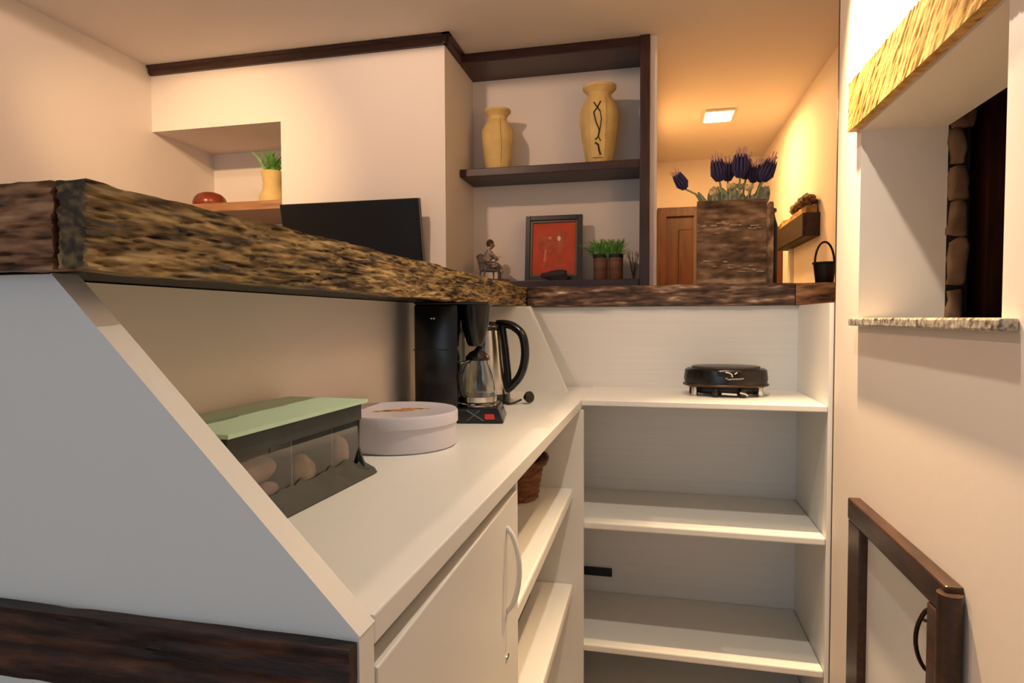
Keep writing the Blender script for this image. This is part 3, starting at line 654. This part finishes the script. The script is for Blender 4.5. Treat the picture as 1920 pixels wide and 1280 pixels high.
flat([(-0.052, 0.10), (-0.040, 0.10), (-0.036, 0.16), (-0.046, 0.165)], -0.0087, M['canvas_l'], 'painted_glint')
# dark stone lump in front of the picture
b = bm_new(); bmesh.ops.create_uvsphere(b, u_segments=28, v_segments=16, radius=1)
for v in b.verts:
    v.co *= 1 + 0.22*noise.noise(v.co*1.7 + Vector((3, 8, 1))); v.co = Vector((v.co.x*0.070 + 0.02*v.co.z*0.2, v.co.y*0.022, v.co.z*0.025*(1+0.35*v.co.x)))
zmin = min(v.co.z for v in b.verts); bmesh.ops.translate(b, verts=b.verts, vec=(0, 0, -zmin))
o = obj('stone_lump', b, mat('dark_grey_stone', (54, 48, 48), 0.8, var=0.3, scale=30), smooth=60); o.location = (-0.472, 3.02, 1.5845)
tag(o, 'dark grey lump of stone in front of the framed picture', 'stone')

# seated figurine on the alcove shelf
t = thing('figurine', 'small painted figurine of a seated person on an ornate chair on the alcove shelf', 'figurine', (-0.795, 3.03, 1.585), R(35), local=True)
M['fig_skin'] = mat('figurine_skin', (176, 112, 84), 0.6); M['fig_cloth'] = mat('figurine_painted_clothes', (214, 196, 174), 0.55, rgb2=(70, 44, 40), scale=55)
M['fig_grey'] = mat('figurine_grey_chair', (104, 100, 96), 0.5, var=0.4, scale=60); M['fig_red'] = mat('figurine_base', (112, 70, 60), 0.6, rgb2=(60, 34, 30), scale=50)
b = bx(-0.075, 0.085, -0.045, 0.045, 0.0, 0.014, bev=0.005); [setattr(v, 'co', v.co + Vector((0, 0, 0.003*noise.noise(v.co*60)))) for v in b.verts if v.co.z > 0.01]
obj('base', b, M['fig_red'], t)
def skin(name, pts, edges, rad, mt, parent, sub=2):
    me = bpy.data.meshes.new(name); me.from_pydata([Vector(p) for p in pts], edges, [])
    o = bpy.data.objects.new(name, me); COL.objects.link(o); me.materials.append(mt); o.parent = parent
    md = o.modifiers.new('skin', 'SKIN')
    for v, r in zip(me.skin_vertices[0].data, rad): v.radius = (r, r)
    me.skin_vertices[0].data[0].use_root = True
    md.use_smooth_shade = True
    s = o.modifiers.new('sub', 'SUBSURF'); s.levels = sub; s.render_levels = sub
    return o
pts = [(-0.02, 0, 0.085), (-0.022, 0, 0.115), (-0.018, 0, 0.145), (-0.014, 0, 0.162), (-0.008, 0, 0.175), (-0.006, 0, 0.192),      # pelvis..neck, head
       (-0.018, 0.028, 0.148), (0.012, 0.036, 0.122), (0.034, 0.014, 0.128),                              # left arm
       (-0.018, -0.028, 0.148), (0.008, -0.036, 0.120), (0.032, -0.012, 0.116),                           # right arm
       (-0.012, 0.018, 0.080), (0.042, 0.022, 0.078), (0.052, 0.024, 0.040), (0.056, 0.024, 0.018), (0.072, 0.026, 0.017),
       (-0.012, -0.018, 0.080), (0.038, -0.022, 0.082), (0.048, -0.018, 0.042), (0.046, -0.016, 0.018), (0.062, -0.018, 0.017)]
ed = [(0, 1), (1, 2), (2, 3), (3, 4), (4, 5), (2, 6), (6, 7), (7, 8), (2, 9), (9, 10), (10, 11), (0, 12), (12, 13), (13, 14), (14, 15), (15, 16), (0, 17), (17, 18), (18, 19), (19, 20), (20, 21)]
rad = [0.021, 0.019, 0.021, 0.009, 0.015, 0.015, 0.011, 0.0085, 0.006, 0.011, 0.0085, 0.006, 0.015, 0.012, 0.009, 0.007, 0.006, 0.015, 0.012, 0.009, 0.007, 0.006]
skin('body', pts, ed, rad, M['fig_cloth'], t)
b = bm_new(); bmesh.ops.create_uvsphere(b, u_segments=18, v_segments=12, radius=0.0185)
for v in b.verts: v.co = Vector((v.co.x*0.92 - 0.004, v.co.y*0.9, v.co.z*1.12 + 0.186)) + (Vector((0.004, 0, 0)) if v.co.x > 0.014 and abs(v.co.y) < 0.006 and -0.006 < v.co.z < 0.003 else Vector())
hd = obj('head', b, M['fig_skin'], t, smooth=180)
b = bm_new(); bmesh.ops.create_uvsphere(b, u_segments=18, v_segments=12, radius=0.0205)
for v in b.verts:
    v.co = Vector((v.co.x*0.95 - 0.008, v.co.y*1.0, v.co.z*1.05 + 0.193))
bmesh.ops.delete(b, geom=[v for v in b.verts if v.co.z < 0.188 and v.co.x > -0.010], context='VERTS')
obj('hair', b, mat('figurine_hair', (70, 46, 30), 0.7), hd, smooth=180)
obj('book', prism(bm_new(), [(0.026, 0.105), (0.050, 0.128), (0.046, 0.133), (0.022, 0.110)], 'y', -0.022, 0.024, bev=0.001), mat('cream_paper', (220, 204, 178), 0.7), t)
b = bm_new()
box(b, -0.052, 0.028, -0.036, 0.036, 0.052, 0.064, bev=0.003)
for sx_ in (-0.048, 0.022):
    for sy_ in (-0.032, 0.032): tube(b, [(sx_, sy_, 0.013), (sx_*1.05, sy_*1.05, 0.030), (sx_, sy_, 0.054)], [0.004, 0.003, 0.005], 8)
for sy_ in (-0.038, -0.02, 0, 0.02, 0.038): tube(b, [(-0.050, sy_, 0.06), (-0.058, sy_, 0.10), (-0.062, sy_*1.1, 0.128)], 0.003, 8)
tube(b, [(-0.062, -0.044, 0.126), (-0.064, -0.02, 0.134), (-0.064, 0.02, 0.134), (-0.062, 0.044, 0.126)], 0.005, 8)
for sy_ in (-0.04, 0.04): tube(b, [(-0.055, sy_, 0.098), (-0.01, sy_*1.05, 0.098), (0.022, sy_, 0.090), (0.022, sy_, 0.060)], 0.0035, 8)
obj('chair', b, M['fig_grey'], t, smooth=60)

# twin pots with plant
M['potbrown'] = mat('brown_banded_pot', (122, 84, 62), 0.6, rgb2=(74, 46, 34), scale=3.2, stretch=(1, 1, 9))
M['leaf'] = mat('bright_green_leaf', (132, 188, 92), 0.5, rgb2=(66, 130, 52), scale=30)
t = thing('potted_plant', 'bushy green plant in two joined brown pots on the lower alcove shelf', 'plant', (-0.212, 3.035, 1.585), 0, local=True)
for sx_ in (-0.036, 0.036):
    p = obj('pot', lathe(bm_new(), [(0, 0.0), (0.033, 0.0), (0.035, 0.005), (0.0355, 0.11), (0.033, 0.114), (0.030, 0.114), (0.030, 0.10), (0, 0.10)], 28, c=(sx_, 0, 0)), M['potbrown'], t, smooth=40)
    obj('rim_band', lathe(bm_new(), [(0.0355, 0.106), (0.037, 0.106), (0.037, 0.124), (0.034, 0.124), (0.033, 0.115)], 28, c=(sx_, 0, 0)), M['blackmatte'], p, smooth=40)
def blades(bm, c, n, h0, h1, spread, wid, rng, flatk=0.38):
    for _ in range(n):
        a = rng.uniform(0, 2*math.pi); h = rng.uniform(h0, h1); s = rng.uniform(0.1, 1)*spread
        base = Vector(c) + Vector((rng.uniform(-1, 1)*0.050, rng.uniform(-1, 1)*0.02, 0))
        dr = Vector((math.cos(a)*(0.62 if math.cos(a) > 0 else 1), math.sin(a)*flatk, 0)); sd = Vector((-math.sin(a), math.cos(a), 0.3)).normalized()
        prev = None
        for k in range(4):
            u = k/3; p = base + dr*s*u**1.6 + Vector((0, 0, h*(u - 0.12*u*u))); wv = wid*(0.5+1.0*u if u < 0.6 else 1.6*(1-u)+0.05)
            cur = (bm.verts.new(p - sd*wv), bm.verts.new(p + sd*wv))
            if prev: bm.faces.new((prev[0], prev[1], cur[1], cur[0]))
            prev = cur
    return bm
rng = random.Random(3)
fo = obj('foliage', blades(bm_new(), (0, 0, 0.10), 520, 0.035, 0.115, 0.118, 0.0060, rng), M['leaf'], t); fo['kind'] = 'stuff'
fo.modifiers.new('thick', 'SOLIDIFY').thickness = 0.0006
# dry twigs beside the post
t = thing('dry_twigs', 'thin bare dry twigs standing against the dark alcove post', 'twigs', (-0.094, 3.125, 1.585), 0, local=True)
M['twig'] = mat('dry_twig', (120, 92, 72), 0.8)
rng = random.Random(11)
for k in range(16):
    ex, ey, ez = rng.uniform(-0.030, 0.026), rng.uniform(-0.016, 0.03), rng.uniform(0.085, 0.15)
    p = [(0.004*k/16, 0, 0.0), (ex*0.35, ey*0.4, ez*0.45), (ex*0.8, ey*0.8, ez*0.85), (ex, ey, ez)]
    o = obj('twig', tube(bm_new(), p, [0.0017, 0.0014, 0.0011, 0.0007], 6), M['twig'], t, smooth=60)
    q = Vector(p[2]); b = tube(bm_new(), [q, q + Vector((rng.uniform(-.014, .008), 0, 0.022))], 0.0009, 5)
    obj('side_twig', b, M['twig'], o)

# ------------------------------------------------------------------ television and left recess
t = thing('television', 'black flat television tilted forward on the wall above the bar', 'television', (-1.372, TVY-0.001, 1.74), 0, local=True)
TW, TH = 0.694, 0.405
b = bm_new(); box(b, -TW/2, TW/2, -0.018, 0.020, -TH/2, TH/2, bev=0.004); cs = obj('casing', b, M['black'], t)
sc = obj('screen', bx(-TW/2+0.011, TW/2-0.011, -0.0195, -0.017, -TH/2+0.016, TH/2-0.011), M['screen'], t)
for o in (cs, sc): o.location = (0, -0.07, 0.005); o.rotation_euler = (R(11), 0, 0)
obj('wall_bracket', bx(-0.10, 0.10, -0.060, 0.0, -0.09, 0.09), M['blackmatte'], t)

t = thing('round_pot', 'rounded red-brown glazed pot on the shelf of the left recess', 'pot', (-2.325, 2.90, 1.993), 0, local=True)
M['redbrown'] = mat('glossy_red_brown_glaze', (138, 58, 26), 0.25, rgb2=(90, 30, 14), scale=12)
obj('body', lathe(bm_new(), [(0, 0), (0.072, 0), (0.084, 0.012), (0.086, 0.035), (0.078, 0.058), (0.062, 0.076), (0.035, 0.087), (0, 0.089)], 36), M['redbrown'], t, smooth=60)
t2 = thing('leafy_vase', 'yellow clay jug with green leaves at the edge of the left recess', 'vase', (-1.945, 2.90, 1.993), 0, local=True)
obj('jug', lathe(bm_new(), [(0, 0), (0.062, 0), (0.068, 0.01), (0.066, 0.05), (0.050, 0.085), (0.047, 0.12), (0.056, 0.178), (0.050, 0.180), (0.040, 0.12), (0, 0.10)], 32), M['clay'], t2, smooth=45)
rng = random.Random(5)
b = bm_new()
for k in range(46):
    a = rng.uniform(0, 6.28); s = rng.uniform(0.02, 0.085); h = rng.uniform(0.05, 0.13)
    base = Vector((rng.uniform(-.03, .03), rng.uniform(-.03, .03), 0.165)); sd = Vector((-math.sin(a), math.cos(a), 0.2)).normalized(); prev = None
    for j in range(5):
        u = j/4; p = base + Vector((math.cos(a), math.sin(a), 0))*s*u**1.5 + Vector((0, 0, h*u)); wv = 0.0085*math.sin(math.pi*min(1, u*0.85+0.15)) + 0.0004
        cur = (b.verts.new(p-sd*wv), b.verts.new(p+sd*wv))
        if prev: b.faces.new((prev[0], prev[1], cur[1], cur[0]))
        prev = cur
fo = obj('foliage', b, M['leaf'], t2); fo.modifiers.new('thick', 'SOLIDIFY').thickness = 0.0006
obj('tall_leaf', tube(bm_new(), [(-0.03, -0.01, 0.17), (-0.06, -0.02, 0.24), (-0.10, -0.03, 0.285)], [0.003, 0.009, 0.001], 6, flat=0.3), M['leaf'], t2, smooth=60)

# ------------------------------------------------------------------ far bar: planter with flowers, pot, bucket
M['bark'] = wood_attr('grey_brown_bark', [(0.05, (36, 26, 18)), (0.35, (92, 70, 52)), (0.65, (136, 108, 82)), (0.98, (190, 164, 134))], 0.8, fine=(14, 14, 40), bump=0.8)
PX0, PX1, PY0, PY1, PZ1 = 0.173, 0.463, 2.600, 2.80, 1.868
t = thing('wooden_planter', 'square planter clad in weathered brown bark boards on the far bar', 'planter', ((PX0+PX1)/2, 2.70, 1.528))
def bark_board(x0, x1, y, z0, z1, sd): return place(rough_board(x1-x0, 0.018, z1-z0, 70, 2, 40, 0.0022, sd, su=9, sv=55), along_x(x0, y, z0))
obj('front_board', bark_board(PX0, PX1-0.028, PY0, 1.5285, PZ1, 2.5), M['bark'], t, smooth=50)
obj('corner_board', place(rough_board(PZ1-1.5285-0.02, 0.018, 0.028, 60, 2, 8, 0.002, 7.0, su=20, sv=30), Matrix(((0, 0, 1, PX1-0.0285), (0, 1, 0, PY0+0.003), (1, 0, 0, 1.5285), (0, 0, 0, 1)))), M['bark'], t, smooth=50)
for x0, x1 in ((PX0, PX0+0.014), (PX1-0.014, PX1)):
    obj('side_board', bx(x0, x1, PY0+0.019, PY1-0.015, 1.5285, PZ1-0.01), M['shelfwood'], t)
obj('back_board', bx(PX0, PX1, PY1-0.014, PY1, 1.5285, PZ1), M['shelfwood'], t)
obj('soil', bx(PX0+0.0145, PX1-0.0145, PY0+0.0195, PY1-0.0145, 1.53, PZ1-0.02), M['blackmatte'], t)
rng = random.Random(21); M['chip'] = mat('peeled_pale_bark', (178, 152, 124), 0.7, var=0.3, scale=40)
for k in range(30):
    zz = rng.choice((1.76, 1.775, 1.745, 1.605, 1.62, 1.59)) + rng.uniform(-0.008, 0.008); xx = rng.uniform(PX0+0.02, PX1-0.05); wv = rng.uniform(0.012, 0.034)
    b = bx(xx-wv/2, xx+wv/2, PY0-0.004, PY0+0.003, zz-rng.uniform(0.0015, 0.004), zz+rng.uniform(0.0015, 0.004), bev=0.001)
    obj('bark_chip', b, M['chip'], t)
M['petal'] = mat('deep_violet_petal', (46, 36, 92), 0.5, rgb2=(26, 20, 52), scale=40)
M['tip'] = mat('pale_pink_tip', (196, 150, 152), 0.6); M['stemg'] = mat('pale_green_stem', (140, 156, 118), 0.6)
M['sage'] = mat('sage_white_leaf', (214, 216, 184), 0.6, rgb2=(92, 118, 96), scale=26)
def flower(loc_base, head, lean, s, label, sd):
    hb = Vector(head); lb = Vector(loc_base)
    t = thing('artificial_flower', label, 'flower', lb, 0, local=False, group='violet flowers in the bark planter')
    ax = (Vector(lean)).normalized()
    zq = Vector((0, 0, 1)).rotation_difference(ax).to_matrix().to_4x4()
    mid = lb.lerp(hb, 0.5) + Vector((0, 0, 0.02))
    obj('stem', tube(bm_new(), [lb, mid, hb], 0.004, 8), M['stemg'], t, smooth=60)
    b = bm_new()
    lathe(b, [(0, 0), (0.012, 0.003), (0.021, 0.02), (0.0225, 0.045), (0.018, 0.066), (0.008, 0.078), (0, 0.078)], 16)
    for k in range(11):
        a = 2*math.pi*k/11 + sd; r = 0.0215; c0 = Vector((math.cos(a), math.sin(a), 0)); tg = Vector((-math.sin(a), math.cos(a), 0))
        tube(b, [c0*0.012 + Vector((0, 0, 0.004)), c0*(r+0.003) + Vector((0, 0, 0.03)), c0*r + Vector((0, 0, 0.062)), c0*0.020 + Vector((0, 0, 0.085))], [0.003, 0.0065, 0.0055, 0.0012], 6)
    for v in b.verts: v.co *= s
    place(b, Matrix.Translation(hb) @ zq); bl = obj('bloom', b, M['petal'], t, smooth=70)
    b = bm_new(); rg = random.Random(sd)
    for k in range(9):
        a = 2*math.pi*k/9 + sd; r0 = rg.uniform(0.004, 0.017); r1 = r0 + rg.uniform(0.002, 0.012)
        tube(b, [(r0*math.cos(a), r0*math.sin(a), 0.06), (r1*math.cos(a), r1*math.sin(a), rg.uniform(0.095, 0.118))], [0.0018, 0.0022], 6)
    for v in b.verts: v.co *= s
    place(b, Matrix.Translation(hb) @ zq); obj('stamens', b, M['tip'], bl)
spec = [((0.262, 2.640, 1.950), (-0.15, 0, 1), 1.05, 'violet flower bud upright on the left of the cluster in the bark planter'),
        ((0.306, 2.755, 1.973), (0.02, 0, 1), 0.95, 'slim violet flower just right of the leftmost upright bud in the bark planter'),
        ((0.340, 2.640, 1.960), (0.02, 0, 1), 1.10, 'biggest violet flower upright at the middle of the bark planter'),
        ((0.377, 2.758, 1.978), (0.03, 0, 1), 0.98, 'violet flower behind the biggest one at the middle of the bark planter'),
        ((0.398, 2.698, 1.950), (0.06, 0, 1), 0.82, 'short violet flower between the middle and the right leaning blooms of the bark planter'),
        ((0.436, 2.758, 1.962), (0.16, 0, 1), 0.88, 'violet flower behind the bloom that leans farthest right in the bark planter'),
        ((0.424, 2.632, 1.940), (0.42, 0, 1), 1.02, 'violet flower leaning farthest to the right over the bark planter'),
        ((0.128, 2.600, 1.918), (-0.62, -0.1, 1), 0.85, 'lone violet flower hanging out over the left edge of the bark planter')]
for k, (hd_, ln_, s_, lb_) in enumerate(spec):
    base = (max(PX0+0.035, min(PX1-0.04, hd_[0]*0.75+0.318*0.25)), min(2.765, max(2.648, hd_[1])), PZ1-0.0225)
    flower(base, hd_, ln_, s_, lb_, k+1)
# pale leaves around the buds
t = thing('leaf_cluster', 'cluster of pale sage leaves and cream blossoms below the violet flowers in the bark planter', 'leaves', (0.32, 2.69, PZ1-0.021), 0, local=False)
rng = random.Random(8)
def leaf(c, dr, L, wd, cup):
    b = bm_new(); dr = Vector(dr).normalized(); sd = dr.cross(Vector((0, 1, 0.2))).normalized(); nn = sd.cross(dr)
    rows = []
    for j in range(7):
        u = j/6; p = Vector(c) + dr*L*u + nn*cup*math.sin(math.pi*u)
        wv = wd*math.sin(math.pi*(0.12+0.86*u))**0.8
        rows.append([b.verts.new(p + sd*wv*q + nn*abs(q)*wd*0.35) for q in (-1, -0.5, 0, 0.5, 1)])
    for A, B in zip(rows, rows[1:]):
        for i in range(4): b.faces.new((A[i], A[i+1], B[i+1], B[i]))
    o = obj('leaf', b, M['sage'], t, smooth=180); o.modifiers.new('thick', 'SOLIDIFY').thickness = 0.0012
for k in range(24):
    xx = rng.uniform(0.235, 0.425); a = (xx-0.325)*6
    leaf((xx, 2.668+rng.uniform(-0.008, 0.03), PZ1-0.0205), (math.sin(a)*0.6, -0.22+rng.uniform(-.2, .2), 0.95), rng.uniform(0.055, 0.088), rng.uniform(0.015, 0.025), rng.uniform(-0.008, 0.010))
leaf((0.212, 2.660, PZ1-0.0205), (-0.45, -0.1, 0.95), 0.075, 0.014, 0.006); leaf((0.224, 2.672, PZ1-0.0205), (-0.62, -0.08, 0.95), 0.075, 0.012, 0.006)
M['creamfl'] = mat('cream_blossom_petal', (232, 218, 172), 0.6, rgb2=(206, 186, 120), scale=40)
for k, (xx, zz, yy) in enumerate(((0.236, 1.905, 2.638), (0.303, 1.930, 2.640), (0.372, 1.922, 2.640), (0.250, 1.930, 2.695), (0.425, 1.915, 2.690), (0.318, 1.938, 2.700), (0.352, 1.940, 2.705))):
    b = bm_new()
    for j in range(9):
        a = j*2.4; r0 = 0.004 + 0.0016*j
        bmesh.ops.create_uvsphere(b, u_segments=8, v_segments=6, radius=0.0085, matrix=Matrix.Translation((xx + r0*math.cos(a), yy + r0*math.sin(a)*0.5, zz + 0.004*math.sin(j*1.7))) @ Matrix.Rotation(a, 4, 'Z') @ Matrix.Diagonal((0.5, 1.1, 1.2, 1)))
    tube(b, [(xx, yy+0.004, PZ1-0.0215), (xx, yy, zz)], 0.002, 6)
    obj('cream_blossom', b, M['creamfl'], t, smooth=60)
# black vase behind the planter
t = thing('black_vase', 'slim black vase half hidden behind the bark planter', 'vase', (0.478, 2.862, 1.528), 0, local=True)
obj('body', lathe(bm_new(), [(0, 0), (0.038, 0), (0.045, 0.02), (0.045, 0.27), (0.034, 0.31), (0.032, 0.328), (0, 0.328)], 28), M['blackmatte'], t, smooth=45)
obj('rim', lathe(bm_new(), [(0.030, 0.322), (0.040, 0.325), (0.042, 0.338), (0.034, 0.343), (0.026, 0.338)], 28), M['black'], t, smooth=45)
# small pail
t = thing('small_pail', 'small black metal pail with a hoop handle on the far bar', 'pail', (0.652, 2.62, 1.5285), R(20), local=True)
M['pail'] = mat('black_iron', (26, 18, 16), 0.45, metal=0.3)
obj('body', lathe(bm_new(), [(0, 0), (0.030, 0), (0.032, 0.004), (0.040, 0.078), (0.044, 0.080), (0.044, 0.086), (0.038, 0.087), (0.036, 0.078), (0.028, 0.01), (0, 0.01)], 28), M['pail'], t, smooth=45)
hp = [(0.041*math.cos(math.pi*k/18), 0, 0.080 + 0.085*math.sin(math.pi*k/18)) for k in range(19)]
obj('hoop_handle', tube(bm_new(), hp, 0.0042, 8), M['pail'], t, smooth=60)

# ------------------------------------------------------------------ hall wall trough
t = thing('wall_trough', 'rustic wooden wall trough with driftwood on the hall wall', 'wall trough', (0.859, 3.93, 1.83))
M['trough'] = mat('dark_brown_trough_wood', (56, 33, 18), 0.6, rgb2=(28, 15, 8), scale=5, stretch=(10, 2, 10), bump=0.3)
M['drift'] = wood_attr('pale_driftwood', [(0.05, (80, 56, 26)), (0.4, (150, 116, 66)), (0.7, (190, 158, 104)), (0.98, (214, 190, 144))], 0.8, fine=(40, 10, 40))  # pale yellow-brown wood figure, the same all over the log
obj('front_board', bx(0.772, 0.784, 3.55, 4.31, 1.832, 1.955, bev=0.003), M['trough'], t)
obj('bottom_board', bx(0.784, 0.859, 3.55, 4.31, 1.832, 1.845), M['trough'], t)
for y0 in (3.551, 4.296): obj('end_board', bx(0.784, 0.859, y0, y0+0.013, 1.845, 1.955), M['trough'], t)
t2 = rough_board(0.71, 0.056, 0.152, 140, 8, 20, 0.004, 4.0, su=10, sv=24)
for v in t2.verts: v.co.z += 0.016*noise.noise(Vector((v.co.x*6, 0, 2)))*v.co.z/0.152
o = obj('driftwood_log', place(t2, Matrix(((0, 1, 0, 0.793), (1, 0, 0, 3.575), (0, 0, 1, 1.846), (0, 0, 0, 1)))), M['drift'], smooth=60)
log_top = lambda yy: 1.846 + 0.152 + 0.016*noise.noise(Vector(((yy-3.575)*6, 0, 2)))
o.data.transform(Matrix.Translation((-0.815, -3.93, -1.846))); o.location = (0.815, 3.93, 1.846)
tag(o, 'pale driftwood log lying along the wall trough in the hall', 'driftwood')
b = bm_new(); bmesh.ops.create_icosphere(b, subdivisions=4, radius=1)
for v in b.verts:
    n_ = noise.noise(v.co*2.2) + 0.5*noise.noise(v.co*6); v.co = Vector((v.co.x*0.044, v.co.y*0.085, v.co.z*0.036))*(1+0.25*n_)
    v.co.x = min(v.co.x, 0.046)
zk = log_top(3.64) - 0.004 - min(v.co.z for v in b.verts)
lay = b.verts.layers.float.new('grain')
for v in b.verts: v[lay] = 0.4 + 0.5*noise.noise(v.co*60)
o = obj('root_knot', b, M['bark'], smooth=60); o.location = (0.812, 3.640, zk)
tag(o, 'shaggy grey brown root knot on the near end of the wall trough', 'driftwood')
b = bm_new(); bmesh.ops.create_icosphere(b, subdivisions=3, radius=1)
lay = b.verts.layers.float.new('grain')
for v in b.verts:
    v.co = Vector((v.co.x*0.032, v.co.y*0.055, v.co.z*0.036))*(1+0.4*noise.noise(v.co*2)); v[lay] = 0.3+0.5*noise.noise(v.co*50)
zk = log_top(3.92) - 0.003 - min(v.co.z for v in b.verts)
o = obj('pine_cone', b, M['bark'], smooth=60); o.location = (0.820, 3.92, zk)
tag(o, 'small brown cone resting on the driftwood log of the wall trough', 'cone')
